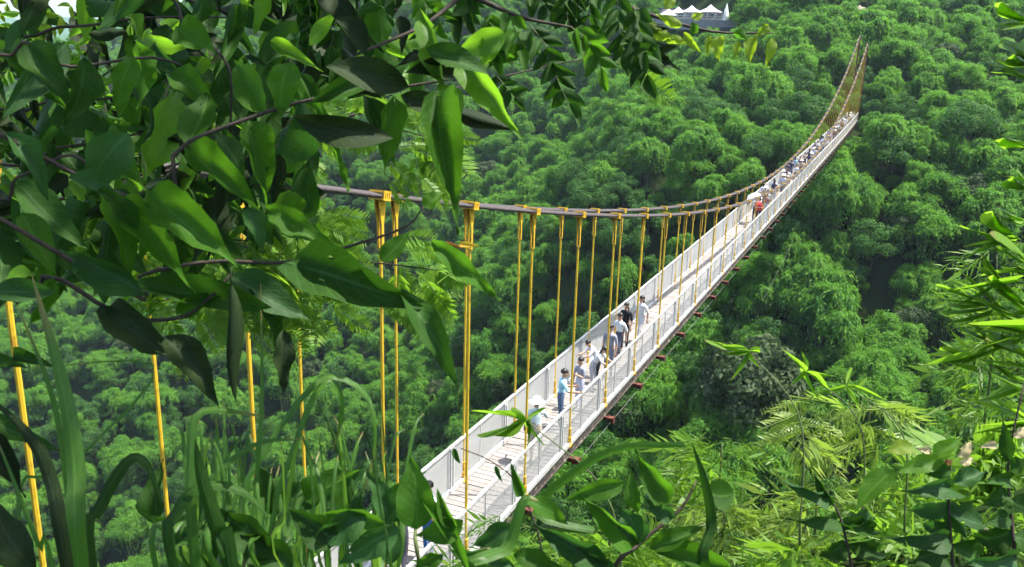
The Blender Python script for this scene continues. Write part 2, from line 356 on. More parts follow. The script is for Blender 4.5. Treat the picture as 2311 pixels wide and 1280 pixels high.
def bamboo_clump(seed, Rr=4.0, H=9.0, droop=0.6):
    g = np.random.default_rng(seed); npl = g.integers(14, 20); Ps = []; Ds = []; Ns = []; culm = []
    for k in range(npl):
        a = g.uniform(0, 6.283) if k else 0; r = Rr * 0.72 * math.sqrt(g.uniform(0.02, 1)) if k else 0
        z = H * (1 - 0.42 * (r / Rr) ** 1.5) * g.uniform(0.80, 1.03); c = np.array([r * math.cos(a), r * math.sin(a), z]); pr = Rr * g.uniform(0.20, 0.44)
        for s in range(38):
            ph = g.uniform(0, 6.283); t = np.linspace(0.06, 1, 18) + g.normal(0, 0.02, 18)
            reach = pr * g.uniform(0.7, 1.15); dr = droop * pr * g.uniform(0.7, 1.5); lift = pr * g.uniform(0.05, 0.75)
            h = np.array([math.cos(ph), math.sin(ph), 0])
            p = c + h * (reach * t ** 0.85)[:, None] + BZ * (lift * np.sin(np.clip(t, 0, 1) * 2.2) - dr * t ** 2.2)[:, None] + g.normal(0, 0.10, (18, 3))
            d = h * 0.8 + BZ * (0.15 - (0.4 + droop) * t)[:, None] + g.normal(0, 0.62 - 0.3 * (droop > .6), (18, 3))
            Ps.append(p); Ds.append(d); Ns.append(h * 0.5 + BZ * 0.9 + g.normal(0, 0.4, (18, 3)))
        low = 36   # thin leafage hanging down the flank of the clump
        ph = a + g.normal(0, 0.6, low); zz = z - g.uniform(0.15, 0.75, low) * z * 0.7; rr_ = r + pr * g.uniform(0.2, 0.7, low)
        Ps.append(np.stack([rr_ * np.cos(ph), rr_ * np.sin(ph), zz], 1)); Ds.append(np.stack([np.cos(ph) * .5, np.sin(ph) * .5, np.full(low, -0.9)], 1) + g.normal(0, .3, (low, 3)))
        Ns.append(np.stack([np.cos(ph), np.sin(ph), np.full(low, 0.5)], 1) + g.normal(0, .3, (low, 3)))
        b = np.array([c[0] * 0.25, c[1] * 0.25, -1.0]); m = np.array([c[0] * 0.55, c[1] * 0.55, z * 0.6])
        culm.append((spline([b, m, c], 5), np.linspace(0.06, 0.02, 5)))
    P = np.vstack(Ps); D = np.vstack(Ds); N = np.vstack(Ns); L = g.uniform(0.22, 0.46, len(P)) * (1.2 if droop > .6 else 1.0); Wd = L * g.uniform(0.24, 0.40, len(P))
    return rhombs(P, D, N, L, Wd), tubes_np(culm, 4)

def broad_tree(seed, Rr=3.4, H=8.0, lf=0.32, ncl=28, per=230):
    g = np.random.default_rng(seed); Ps = []; Ds = []; Ns = []; limb = []; base = np.array([0, 0, -1.2])
    cz = H * 0.62; fork = np.array([g.normal(0, .2), g.normal(0, .2), H * 0.3]); limb.append((spline([base, fork * 0.5, fork], 4), np.linspace(0.22, 0.14, 4)))
    for k in range(ncl):
        d = g.normal(0, 1, 3); d[2] = abs(d[2]) * 0.9 - 0.25; d /= np.linalg.norm(d); q = g.uniform(0.55, 1.0) ** 0.6
        c = np.array([0, 0, cz]) + d * np.array([Rr, Rr, H * 0.40]) * q * 0.85; cr = Rr * g.uniform(0.22, 0.36)
        n = g.normal(0, 1, (per, 3)); n[:, 2] = n[:, 2] * 0.9 + 0.25; n /= np.linalg.norm(n, axis=1, keepdims=True)
        p = c + n * cr * g.uniform(0.55, 1.05, (per, 1)) * np.array([1.1, 1.1, 0.8])
        Ps.append(p); Ds.append(np.cross(n, g.normal(0, 1, (per, 3))) + n * 0.35 - BZ * 0.3); Ns.append(n + g.normal(0, .45, (per, 3)))
        if k % 4 == 0: limb.append((spline([fork, (fork + c) / 2 + g.normal(0, .2, 3), c], 4), np.linspace(0.10, 0.025, 4)))
    P = np.vstack(Ps); D = np.vstack(Ds); N = np.vstack(Ns); L = lf * g.uniform(0.7, 1.3, len(P))
    return rhombs(P, D, N, L, L * g.uniform(0.45, 0.65, len(P))), tubes_np(limb, 5)

PROTO = []      # (kind, crown mesh, stem mesh, joined mesh, radius, height)
def add_proto(kind, shape, fm, sm, rad, hgt):
    (V, F), (V2, F2) = shape; nm = {'bamboo': 'bamboo', 'broad': 'broadleaf', 'grey': 'grey_tree'}[kind]
    cm = mesh_np(nm + '_foliage', V, F, (fm,)); st = mesh_np(nm + '_stems', V2, F2, (sm,), smooth=True)
    jm = mesh_np(nm + '_whole', np.vstack([V, V2]), np.vstack([F, F2 + len(V)]), (fm, sm), np.r_[np.zeros(len(F)), np.ones(len(F2))])
    PROTO.append((kind, cm, st, jm, rad, hgt))
for k in range(6): add_proto('bamboo', bamboo_clump(20 + k, 3.4 + 0.25 * k, 7.6 + 0.5 * k, (0.42, 0.95, 0.6, 0.8, 0.5, 1.0)[k]), M['bamboo'], M['culm'], 3.4 + 0.25 * k, 7.6 + 0.5 * k)
for k in range(4): add_proto('broad', broad_tree(40 + k, 3.0 + 0.4 * k, 7.0 + 0.8 * k), M['broad'], M['bark'], 3.0 + 0.4 * k, 7.0 + 0.8 * k)
for k in range(2): add_proto('grey', broad_tree(60 + k, 2.6, 7.5, 0.30, 32, 240), M['grey'], M['bark'], 2.6, 7.5)
KIDX = {kd: [i for i, p in enumerate(PROTO) if p[0] == kd] for kd in ('bamboo', 'broad', 'grey')}

# ------------------------------------------------------------------ forest: scatter, then 300 as individuals and the rest as one mass
def in_clearing(px, py, d): return (1478 < px < 1668 and py < 84 and d < 214 and d > 150) or (1910 < px < 1965 and py < 70 and d < 184)
def scatter():
    pts = []; g = np.random.default_rng(5)
    bands = ((12, 62, -70, 60, 3.9), (62, 175, -75, 75, 3.5), (62, 175, 75, 380, 4.2), (175, 350, -110, 240, 4.3), (175, 350, 240, 560, 6.0), (12, 62, 60, 300, 5.0))
    for u0, u1, v0, v1, sp in bands:
        for u in np.arange(u0, u1, sp):
            for v in np.arange(v0, v1, sp):
                uu = u + g.uniform(-.48, .48) * sp; vv = v + g.uniform(-.48, .48) * sp
                r = g.uniform(); m = math.sin(uu / 23 + 1.3 * math.sin(vv / 31)) + math.sin(vv / 19 + uu / 40)
                kind = 'bamboo' if r < 0.70 + 0.16 * m else ('broad' if r < 0.965 else 'grey')
                if uu < 75 and r > 0.45: kind = 'broad' if r < 0.93 else 'grey'
                sc = (0.50 + 0.66 * g.uniform() ** 1.4) * (0.9 if kind != 'bamboo' else 1.0); idx = int(g.choice(KIDX[kind])); ang = g.uniform(0, 6.283); tilt = g.normal(0, 0.07, 2)
                z = float(ground_uv(uu, vv)); p = B0 + BD * uu + BL * vv; p[2] = z - 0.3
                if p @ FW < 36: continue
                px, py, d = project(p + BZ * 6 * sc)
                if in_clearing(px, py, d): continue
                mar = 9 * FPX / d
                if not (-mar - 60 < px < 2311 + mar + 60 and -mar - 80 < py < 1280 + 2.2 * mar): continue
                rad = PROTO[idx][4] * sc; top = z + PROTO[idx][5] * sc * 1.08
                if -16 < uu < 150 and abs(vv - 0.75) < rad + 1.2 and top > deck_z(uu) - 1.0:
                    sc2 = (deck_z(uu) - 1.2 - z) / (PROTO[idx][5] * 1.08)
                    if uu > 138 and abs(vv - .75) > 4: sc2 = sc
                    if sc2 < 0.25: continue
                    sc = min(sc, sc2)
                pts.append((d, p, idx, sc, ang, tilt, px, py, kind))
    return pts
TREES = scatter()
def undergrowth():
    g = np.random.default_rng(15)
    for u0, u1, v0, v1, n in ((60, 178, -60, 80, 1300), (128, 150, -9, 11, 60), (60, 178, 80, 250, 900), (20, 60, -50, 60, 260)):
        for k in range(n):
            uu = g.uniform(u0, u1); vv = g.uniform(v0, v1); z = float(ground_uv(uu, vv)); p = B0 + BD * uu + BL * vv; idx = int(g.choice(KIDX['broad'] + KIDX['bamboo'])); sc = g.uniform(.26, .46); p[2] = z - 1.2 * sc
            if p @ FW < 34: continue
            px, py, d = project(p + BZ * 2); rad = PROTO[idx][4] * sc
            if not (-100 < px < 2411 and -100 < py < 1400) or in_clearing(px, py, d): continue
            if uu < 139 and abs(vv - .75) < rad + 1.0 and z + PROTO[idx][5] * sc > deck_z(uu) - .7: continue
            TREES.append((d, p, idx, sc, g.uniform(0, 6.28), (0, 0), px, -9999, PROTO[idx][0]))
undergrowth()
# trees the photograph shows one by one: (pixel of the crown's middle, distance, kind, crown width in pixels)
for px, py, d, kind, wpx in ((1700, 870, 62, 'grey', 230), (1432, 945, 66, 'grey', 120), (1668, 690, 82, 'grey', 75), (1850, 715, 92, 'bamboo', 210), (2010, 770, 95, 'bamboo', 160),
                             (1960, 75, 178, 'bamboo', 130), (780 + 320, 395, 185, 'grey', 70), (2165, 345, 150, 'bamboo', 110), (2060, 330, 150, 'bamboo', 110), (2120, 250, 165, 'bamboo', 100),
                             (2215, 400, 140, 'bamboo', 90), (1545, 790, 70, 'bamboo', 120), (1600, 1010, 50, 'bamboo', 170), (1380, 1030, 52, 'bamboo', 140), (1290, 1090, 48, 'broad', 120), (1520, 66, 184, 'broad', 46), (1562, 72, 184, 'broad', 50), (1612, 70, 184, 'bamboo', 44), (1660, 48, 186, 'bamboo', 50)):
    idx = KIDX[kind][(px + py) % len(KIDX[kind])]
    for d in np.arange(42, 300, 1.0):
        c = at(px, py, d); sc = wpx * d / FPX / (2 * PROTO[idx][4]); b = c - BZ * PROTO[idx][5] * sc * 0.66
        if b[2] < float(ground(b[0], b[1])) - .2: break
    TREES.append((d, b, idx, sc, (px * 0.7) % 6.28, (0, 0), px, py, kind + '*'))

ORD = ['first', 'second', 'third', 'fourth', 'fifth', 'sixth', 'seventh', 'eighth', 'ninth', 'tenth', 'eleventh', 'twelfth', 'thirteenth', 'fourteenth', 'fifteenth', 'sixteenth']
def tree_place(px, py):
    row = ('along the top edge', 'in the upper part', 'at mid height', 'in the lower part', 'near the bottom edge')[min(4, max(0, int(py // 256)))]
    line = 1923 - (py - 275) * 0.89          # where the walkway is at this height
    if px < line: col = ('at far left', 'left of centre', 'near the hangers', 'just left of the walkway')[min(3, max(0, int((px / max(line, 1)) * 4)))]
    else: col = ('just right of the walkway', 'at the far right')[min(1, int((px - line) / max(1, 2311 - line) * 2))]
    return row, col
def label_trees(items):
    cells = {}
    for e, kind, px, py in items: cells.setdefault((kind, *tree_place(px, py)), []).append((px, e))
    nm = {'bamboo': 'feathery green bamboo clump', 'broad': 'dark green rounded tree', 'grey': 'grey-green fine-leaved tree'}
    for (kind, row, col), L in cells.items():
        L.sort(key=lambda q: q[0])
        for i, (_, e) in enumerate(L):
            o = f', {ORD[i] if i < 16 else str(i + 1) + "th"} from left' if len(L) > 1 else ''
            tag(e, f'{nm[kind]} {row} {col}{o}', 'bamboo' if kind == 'bamboo' else 'tree', {'bamboo': 'bamboo clumps on the far slope', 'broad': 'rounded trees on the far slope', 'grey': 'grey-green trees on the far slope'}[kind])
def place_trees():
    seen = [t for t in TREES if -20 < t[6] < 2330 and -20 < t[7] < 1300]
    def hidden(t):     # behind the leaves that fill the upper left of the frame
        return t[6] < 900 and t[7] < 560
    cand = sorted([t for t in seen if not hidden(t)], key=lambda t: t[0] / (PROTO[t[2]][4] * t[3]) - (1000 if t[8].endswith('*') else 0))
    cells = {}; pick = []
    for t in cand:     # the largest ones that are not stacked behind one another
        c = (int(t[6] // 34), int(t[7] // 26))
        if cells.get(c, 0) >= 1 and not t[8].endswith('*'): continue
        cells[c] = cells.get(c, 0) + 1; pick.append(t)
        if len(pick) >= 300: break
    ids = set(id(t) for t in pick); special = 0
    names = {'bamboo': 'bamboo_clump', 'broad': 'forest_tree', 'grey': 'forest_tree'}
    spec_labels = {(1700, 870): 'large dark olive tree standing below the bridge near the pale sprays', (1432, 945): 'small round grey-green tree just right of the bridge deck edge',
                   (1850, 715): 'broad bright bamboo dome in the gorge right of the bridge', (1960, 75): 'tall bamboo crown hanging over the far end of the bridge cables',
                   (1100, 395): 'brownish grey tree above the near cable at the middle', (1668, 690): 'small dark olive tree just right of the deck edge midway'}
    items = []
    for t in pick:
        d, p, idx, sc, ang, tilt, px, py, kind = t; sk = kind.endswith('*'); kind = kind.rstrip('*')
        e = empty(names[kind], p, ang); e.rotation_euler = (tilt[0], tilt[1], ang); e.scale = (sc, sc, sc)
        if sk and (int(px), int(py)) in spec_labels: tag(e, spec_labels[(int(px), int(py))], 'bamboo' if kind == 'bamboo' else 'tree')
        else: items.append((e, kind, px, py))
        link('crown' if kind != 'bamboo' else 'foliage', PROTO[idx][1], e); link('trunk' if kind != 'bamboo' else 'culms', PROTO[idx][2], e)
    label_trees(items)
    rest = [t for t in TREES if id(t) not in ids]
    me = bpy.data.meshes.new('forest_points'); me.from_pydata([tuple(t[1]) for t in rest], [], [])
    for nm, ty, vals in (('rot', 'FLOAT_VECTOR', [c for t in rest for c in (t[5][0], t[5][1], t[4])]), ('scl', 'FLOAT', [t[3] for t in rest]), ('idx', 'INT', [t[2] for t in rest])):
        a = me.attributes.new(nm, ty, 'POINT'); a.data.foreach_set('vector' if ty == 'FLOAT_VECTOR' else 'value', vals)
    o = link('forest', me); tag(o, 'dense green forest of bamboo and trees covering the far slope', 'forest', kind='stuff')
    pc = bpy.data.collections.new('forest_shapes')
    for i, p in enumerate(PROTO):
        q = bpy.data.objects.new('shape_%02d' % i, p[3]); pc.objects.link(q)
    ng = bpy.data.node_groups.new('forest', 'GeometryNodeTree')
    ng.interface.new_socket('Geometry', in_out='INPUT', socket_type='NodeSocketGeometry'); ng.interface.new_socket('Geometry', in_out='OUTPUT', socket_type='NodeSocketGeometry')
    gi = ng.nodes.new('NodeGroupInput'); go = ng.nodes.new('NodeGroupOutput'); iop = ng.nodes.new('GeometryNodeInstanceOnPoints'); ci = ng.nodes.new('GeometryNodeCollectionInfo')
    ci.inputs['Collection'].default_value = pc; ci.inputs['Separate Children'].default_value = True; ci.inputs['Reset Children'].default_value = True
    iop.inputs['Pick Instance'].default_value = True
    def attr(nm, ty):
        n = ng.nodes.new('GeometryNodeInputNamedAttribute'); n.data_type = ty; n.inputs['Name'].default_value = nm; return n.outputs['Attribute']
    L = ng.links.new
    L(gi.outputs[0], iop.inputs['Points']); L(ci.outputs[0], iop.inputs['Instance']); L(attr('idx', 'INT'), iop.inputs['Instance Index'])
    e2r = ng.nodes.new('FunctionNodeEulerToRotation'); L(attr('rot', 'FLOAT_VECTOR'), e2r.inputs[0]); L(e2r.outputs[0], iop.inputs['Rotation'])
    L(attr('scl', 'FLOAT'), iop.inputs['Scale']); L(iop.outputs[0], go.inputs[0])
    md = o.modifiers.new('forest', 'NODES'); md.node_group = ng
    print('trees', len(TREES), 'individuals', len(pick), 'mass', len(rest))
place_trees()
# ------------------------------------------------------------------ suspension bridge
SS, SE = -12.0, 146.0
def build_bridge():
    br = empty('suspension_bridge', tuple(bp(0, BW / 2, deck_z(0))))
    tag(br, 'long narrow white suspension footbridge with yellow hangers crossing the gorge', 'bridge')
    o0 = np.array(br.location)
    AX = np.array([BD, BL, BZ])
    def part(name, mb, mat, par=br, smooth=False):
        me = mb.mesh(name, smooth); o = link(name, me, par, mat); return o
    def pt(s, v, z): return bp(s, v, z) - o0
    def frame(s):
        t = BD + BZ * (deck_z(s + .5) - deck_z(s - .5)); t /= np.linalg.norm(t); return np.array([t, BL, np.cross(t, BL)])
    # planks: the 300 largest in view are parts, the rest one part
    pitch = 0.2; n = int((SE - 6 - SS) / pitch); first = int((-1.6 - SS) / pitch)
    pm = MB().box((0, 0, 0), (0.089, BW / 2 - 0.03, 0.025)).mesh('plank'); rest = MB()
    for i in range(n):
        s = SS + (i + .5) * pitch; jz = random.uniform(-.004, .004); f = frame(s)
        if first <= i < first + 300:
            o = link('plank', pm, br, M['plank']); p = pt(s, BW / 2 + random.uniform(-.012, .012), deck_z(s) - 0.025 + jz)
            o.matrix_local = Matrix(((f[0][0], f[1][0], f[2][0], p[0]), (f[0][1], f[1][1], f[2][1], p[1]), (f[0][2], f[1][2], f[2][2], p[2]), (0, 0, 0, 1)))
            o.rotation_euler.z += random.uniform(-.012, .012)
        else: rest.box(pt(s, BW / 2, deck_z(s) - 0.025 + jz), (0.089, BW / 2 - 0.03, 0.025), f)
    tag(part('plank_run', rest, M['plank']), kind='stuff')
    ss = np.arange(SS, SE - 5.9, SP / 2)
    for v, sg in ((0, -1), (BW, 1)):
        e = MB(); g = MB(); h = MB()
        for a, b in zip(ss[:-1], ss[1:]):
            m = (a + b) / 2; f = frame(m); L = (b - a) / 2
            e.box(pt(m, v + sg * 0.03, deck_z(m) + 0.035), (L - .001, 0.045, 0.06), f)
            g.box(pt(m, v - sg * 0.02, deck_z(m) - 0.19), (L - .001, 0.05, 0.13), f)
            g.box(pt(m, v + sg * 0.035, deck_z(m) - 0.31), (L - .001, 0.03, 0.014), f)
            h.box(pt(m, v + sg * 0.03, deck_z(m) + 1.12), (L - .001, 0.028, 0.028), f)
        part('edge_beam', e, M['white']); part('girder', g, M['beam']); part('handrail', h, M['white'])
        # railing posts and wire mesh panels
        thick = MB(); thick.box((-.06, 0, .54), (.028, .03, .545)); thick.box((.06, 0, .54), (.028, .03, .545)); thick.box((0, 0, .06), (.032, .026, .03)); thick.box((0, 0, 1.04), (.032, .026, .03))
        tm = thick.mesh('railing_post'); thin = MB().box((0, 0, .54), (.014, .014, .545)).mesh('railing_bar')
        pmesh = MB().box((0, 0, 0), (SP / 2 - 0.10, 0.004, 0.455)).mesh('mesh_panel')
        i0 = int(SS // SP); s = i0 * SP + 0.8 * SP
        while s < SE - 8:
            f = frame(s)
            def mat(p, f): return Matrix(((f[0][0], f[1][0], f[2][0], p[0]), (f[0][1], f[1][1], f[2][1], p[1]), (f[0][2], f[1][2], f[2][2], p[2]), (0, 0, 0, 1)))
            if s > SS:
                o = link('railing_post', tm, br, M['white']); o.matrix_local = mat(pt(s, v + sg * 0.03, deck_z(s)), np.array([BD, BL, BZ]))
            o = link('railing_bar', thin, br, M['white']); o.matrix_local = mat(pt(s + SP / 2, v + sg * 0.03, deck_z(s + SP / 2)), np.array([BD, BL, BZ]))
            o = link('mesh_panel', pmesh, br, M['screen'] if sg < 0 else M['screen_dense']); m = s + SP / 2; o.matrix_local = mat(pt(m, v + sg * 0.03, deck_z(m) + 0.60), frame(m))
            s += SP
    # cross beams with rusty ends
    cb = MB().box((0, 0, 0), (0.06, BW / 2 + 0.32, 0.055)).mesh('cross_beam')
    ce = MB().box((0, -.085, 0), (0.10, 0.004, 0.10)).box((0, .085, 0), (0.10, 0.004, 0.10)).box((0, 0, 0), (0.085, .08, 0.07)).mesh('beam_end')
    k = int(math.ceil(SS / SP))
    cable = {}
    while k * SP < SE - 1:
        s = k * SP
        if s < SE - 8:
            o = link('cross_beam', cb, br, M['iron']); p = pt(s, BW / 2, deck_z(s) - 0.375)
            o.matrix_local = Matrix(((BD[0], BL[0], 0, p[0]), (BD[1], BL[1], 0, p[1]), (0, 0, 1, p[2]), (0, 0, 0, 1)))
            for sg, in ((-1,), (1,)):
                q = link('beam_end', ce, o, M['iron']); q.location = (0, sg * (BW / 2 + 0.26), -0.01)
        k += 1
    # cables: three ropes side by side, gathered by the clamps
    for v, sg in ((-0.03, -1), (BW + 0.03, 1)):
        cs = np.linspace(SS - 9, SE if sg > 0 else SE - 5, 110)
        mid = MB().tube([pt(s, v, cable_z(s)) for s in cs], 0.034, 7); c = part('main_cable', mid, M['rope'], smooth=True)
        for off, dz in ((-.072, -.012), (.072, .012)):
            part('rope', MB().tube([pt(s, v + off, cable_z(s) + dz) for s in cs], 0.034, 7), M['rope'], c, True)
    # hangers
    clamp = MB()
    for q in range(4): clamp.box(((q - 1.5) * .052, 0, .062), (.017, .125, .012)).box(((q - 1.5) * .052, .118, 0), (.017, .010, .062)).box(((q - 1.5) * .052, -.118, 0), (.017, .010, .062))
    clamp.box((0, 0, .05), (.10, .13, .010)).box((0, 0, -.055), (.10, .13, .014)); clm = clamp.mesh('cable_clamp')
    fork = MB()
    for y in (-.035, .035):
        V = [(-.095, y - .008, -.06), (.095, y - .008, -.06), (.03, y - .008, -.42), (.03, y - .008, -.80), (-.03, y - .008, -.80), (-.03, y - .008, -.42)]
        V += [(a, b + .016, c) for a, b, c in V]
        fork.add(V, [(0, 1, 2, 3, 4, 5)[::-1], (6, 7, 8, 9, 10, 11)] + [(i, (i + 1) % 6, (i + 1) % 6 + 6, i + 6) for i in range(6)])
    fork.tube([(0, -.06, -.12), (0, .06, -.12)], .022, 8); fm = fork.mesh('fork_plate')
    foot = MB().tube([(0, 0, .52), (0, 0, .50), (0, 0, .34), (0, 0, .30)], [.034, .052, .052, .034], 8).box((0, 0, .02), (.10, .07, .02)).box((-.045, 0, .13), (.014, .05, .13)).box((.045, 0, .13), (.014, .05, .13)).tube([(-.08, 0, .17), (.08, 0, .17)], .02, 8)
    ftm = foot.mesh('foot_clamp')
    for v, sg in ((-0.03, -1), (BW + 0.03, 1)):
        k = int(math.ceil(SS / SP))
        while k * SP < (SE - 1 if sg > 0 else SE - 6):
            s = k * SP; zd = deck_z(min(s, SE - 8)) - 0.02; zc = cable_z(s); d = s > 62
            p = pt(s, v, zc); Ln = zc - zd
            rod = MB().tube([(0, 0, -min(.78, Ln * .4)), (0, 0, -Ln + .2)], 0.028 if s < 40 else (0.025 if s < 62 else 0.019), 7)
            o = part('hanger', rod, M['yellowrod']); o.location = p; o.rotation_euler.z = math.pi / 2 - TH
            c = link('cable_clamp', clm, o, M['yellowpaint'])
            c.rotation_euler.y = -math.atan(-0.19721 + 2 * 0.00165 * s)
            q = link('fork_plate', fm, o, M['yellowpaint']); q.scale.z = min(1, Ln * 0.5)
            q = link('foot_clamp', ftm, o, M['yellowpaint']); q.location = (0, 0, -Ln); q.scale.z = min(1, Ln * .6)
            k += 1
    # wind cables slung below the deck
    for v in (-0.20, BW + 0.20):
        part('wind_cable', MB().tube(spline([pt(s, v, deck_z(s) - 0.52 - .06 * math.sin(s / 9)) for s in (4, 20, 36, 52, 68, 84, 100, 118)], 30), 0.008, 5), M['wire'])
    for (x0, y0, d0), (x1, y1, d1) in (((1790, 545, 77), (1722, 678, 70)),):
        part('guy_wire', MB().tube([at(x0, y0, d0) - o0, at(x1, y1, d1) - o0], 0.007, 5), M['wire'])
    for s, v in ((SE - 5, -0.03), (SE, BW + .03)):
        zg = float(ground_uv(s, v)); part('anchor_pillar', MB().box(pt(s, v, (zg - 2 + cable_z(s)) / 2), (.12, .12, (cable_z(s) - zg + 2) / 2), AX), M['iron'])
    sgn = MB().box((0, 0, 0), (.17, .008, .11)); o = part('notice_plate', sgn, M['pale_plate']); q = pt(-.9, BW + .01, deck_z(0) + .84); o.matrix_local = Matrix(((BD[0], BL[0], 0, q[0]), (BD[1], BL[1], 0, q[1]), (0, 0, 1, q[2]), (0, 0, 0, 1)))
    part('approach_slab', MB().box(pt(SE - 4, BW / 2, deck_z(SE - 8) - .3), (3.2, 1.6, .25), AX), M['concrete'])
    part('abutment', MB().box(pt(SS - 2.1, BW / 2, deck_z(SS) - 2.6), (2.0, 1.7, 2.55), AX), M['concrete'])
build_bridge()
# ------------------------------------------------------------------ people
SKIN = solid('skin', (0.50, 0.30, 0.20), (0.44, 0.25, 0.16), 0.6, 4)
HAIR = solid('black_hair', (0.018, 0.014, 0.012), (0.03, 0.022, 0.018), 0.45, 30)
CL = {}
def cloth(c):
    if c not in CL: CL[c] = solid('cloth_%d' % len(CL), c, tuple(x * 0.8 for x in c), 0.9, 7, spec=0.15, bump=0.25)
    return CL[c]
SHOE = cloth((0.08, 0.075, 0.07)); EYE = solid('eye', (0.02, 0.015, 0.012), (0.02, 0.015, 0.012), 0.3, 5); LIP = solid('lips', (0.36, 0.14, 0.11), (0.34, 0.13, 0.10), 0.5, 5)

def body_mesh(name, pose, fingers, skirt=False, sleeve=True):
    """one continuous skinned body; pose gives elbow, hand, knee, foot offsets and the lean of the back. Faces +Y."""
    lean = pose.get('lean', 0.0); hipz = pose.get('hip', 0.91); c, s = math.cos(lean), math.sin(lean)
    def up(x, y, z): return (x, y * c + (z - 0) * s, hipz + z * c - y * s)
    J = {'pelvis': (0, 0, hipz), 'waist': up(0, 0, .17), 'chest': up(0, 0, .37), 'neck': up(0, .005, .54), 'head0': up(0, .02, .60), 'head1': up(0, .035, .67), 'head2': up(0, .03, .75)}
    rad = {'pelvis': (.125, .10), 'waist': (.125, .095), 'chest': (.15, .105), 'neck': (.052, .052), 'head0': (.062, .07), 'head1': (.078, .092), 'head2': (.066, .078)}
    E = [('pelvis', 'waist', 2), ('waist', 'chest', 1), ('chest', 'neck', 1), ('neck', 'head0', 0), ('head0', 'head1', 0), ('head1', 'head2', 0)]
    for i, sd in ((0, -1), (1, 1)):
        n = str(i); sh = up(sd * .175, 0, .46); el = pose['elbow'][i]; ha = pose['hand'][i]
        J['sh' + n] = sh; J['el' + n] = tuple(np.array(sh) + np.array(el)); J['wr' + n] = tuple(np.array(J['el' + n]) + np.array(ha))
        hd = np.array(ha) / np.linalg.norm(ha); J['pa' + n] = tuple(np.array(J['wr' + n]) + hd * .075)
        hip = (sd * .085, 0, hipz - .04); J['hp' + n] = hip; J['kn' + n] = tuple(np.array(hip) + np.array(pose['knee'][i])); J['an' + n] = tuple(np.array(J['kn' + n]) + np.array(pose['foot'][i]))
        a = np.array(J['an' + n]); J['to' + n] = (a[0] + sd * .02, a[1] + .15, max(.03, a[2] - .05))
        rad.update({'sh' + n: (.062, .062), 'el' + n: (.042, .042), 'wr' + n: (.028, .024), 'pa' + n: (.034, .018), 'hp' + n: (.092, .092), 'kn' + n: (.058, .058), 'an' + n: (.038, .038), 'to' + n: (.036, .026)})
        E += [('chest', 'sh' + n, 1), ('sh' + n, 'el' + n, 1), ('el' + n, 'wr' + n, 0), ('wr' + n, 'pa' + n, 0), ('pelvis', 'hp' + n, 2), ('hp' + n, 'kn' + n, 2), ('kn' + n, 'an' + n, 0 if skirt else 2), ('an' + n, 'to' + n, 3)]
    names = list(J); ix = {n: i for i, n in enumerate(names)}
    me = bpy.data.meshes.new(name + '_skeleton'); me.from_pydata([J[n] for n in names], [(ix[a], ix[b]) for a, b, _ in E], [])
    ob = bpy.data.objects.new('tmp', me); COL.objects.link(ob); md = ob.modifiers.new('s', 'SKIN'); md.use_smooth_shade = True
    for n, v in zip(names, me.skin_vertices[0].data): v.radius = rad[n]; v.use_root = (n == 'pelvis')
    sb = ob.modifiers.new('d', 'SUBSURF'); sb.levels = 2 if fingers else 1
    bpy.context.view_layer.update(); ev = ob.evaluated_get(bpy.context.evaluated_depsgraph_get()); out = bpy.data.meshes.new_from_object(ev); out.name = name
    bpy.data.objects.remove(ob); bpy.data.meshes.remove(me)
    bm = bmesh.new(); bm.from_mesh(out)
    segs = [(np.array(J[a]), np.array(J[b]), m) for a, b, m in E]
    for f in bm.faces:
        p = np.array(f.calc_center_median()); best = None
        for a, b, m in segs:
            ab = b - a; t = np.clip((p - a) @ ab / (ab @ ab + 1e-9), 0, 1); dd = np.linalg.norm(p - a - t * ab)
            if best is None or dd < best[0]: best = (dd, m)
        f.material_index = best[1]; f.smooth = True
    if fingers:
        for i, sd in ((0, -1), (1, 1)):
            n = str(i); w = np.array(J['wr' + n]); p = np.array(J['pa' + n]); d = (p - w) / np.linalg.norm(p - w); x = np.cross(d, (0, 1, 0)); x /= np.linalg.norm(x) + 1e-9; z = np.cross(d, x)
            mb = MB()
            for q, ln in enumerate((.065, .075, .070, .052)):
                b = p + x * (q - 1.5) * .019; mb.tube([b - d * .02, b + d * ln * .55, b + d * ln * .95 + z * .02], [.009, .0085, .007], 5)
            b = w + d * .03 + x * -.03; mb.tube([b, b - x * .022 + d * .025, b - x * .026 + d * .052], [.011, .010, .008], 5)
            vs = [bm.verts.new(v) for v in mb.v]
            for f in mb.f:
                nf = bm.faces.new([vs[k] for k in f]); nf.material_index = 0; nf.smooth = True
    bm.to_mesh(out); bm.free()
    return out, J

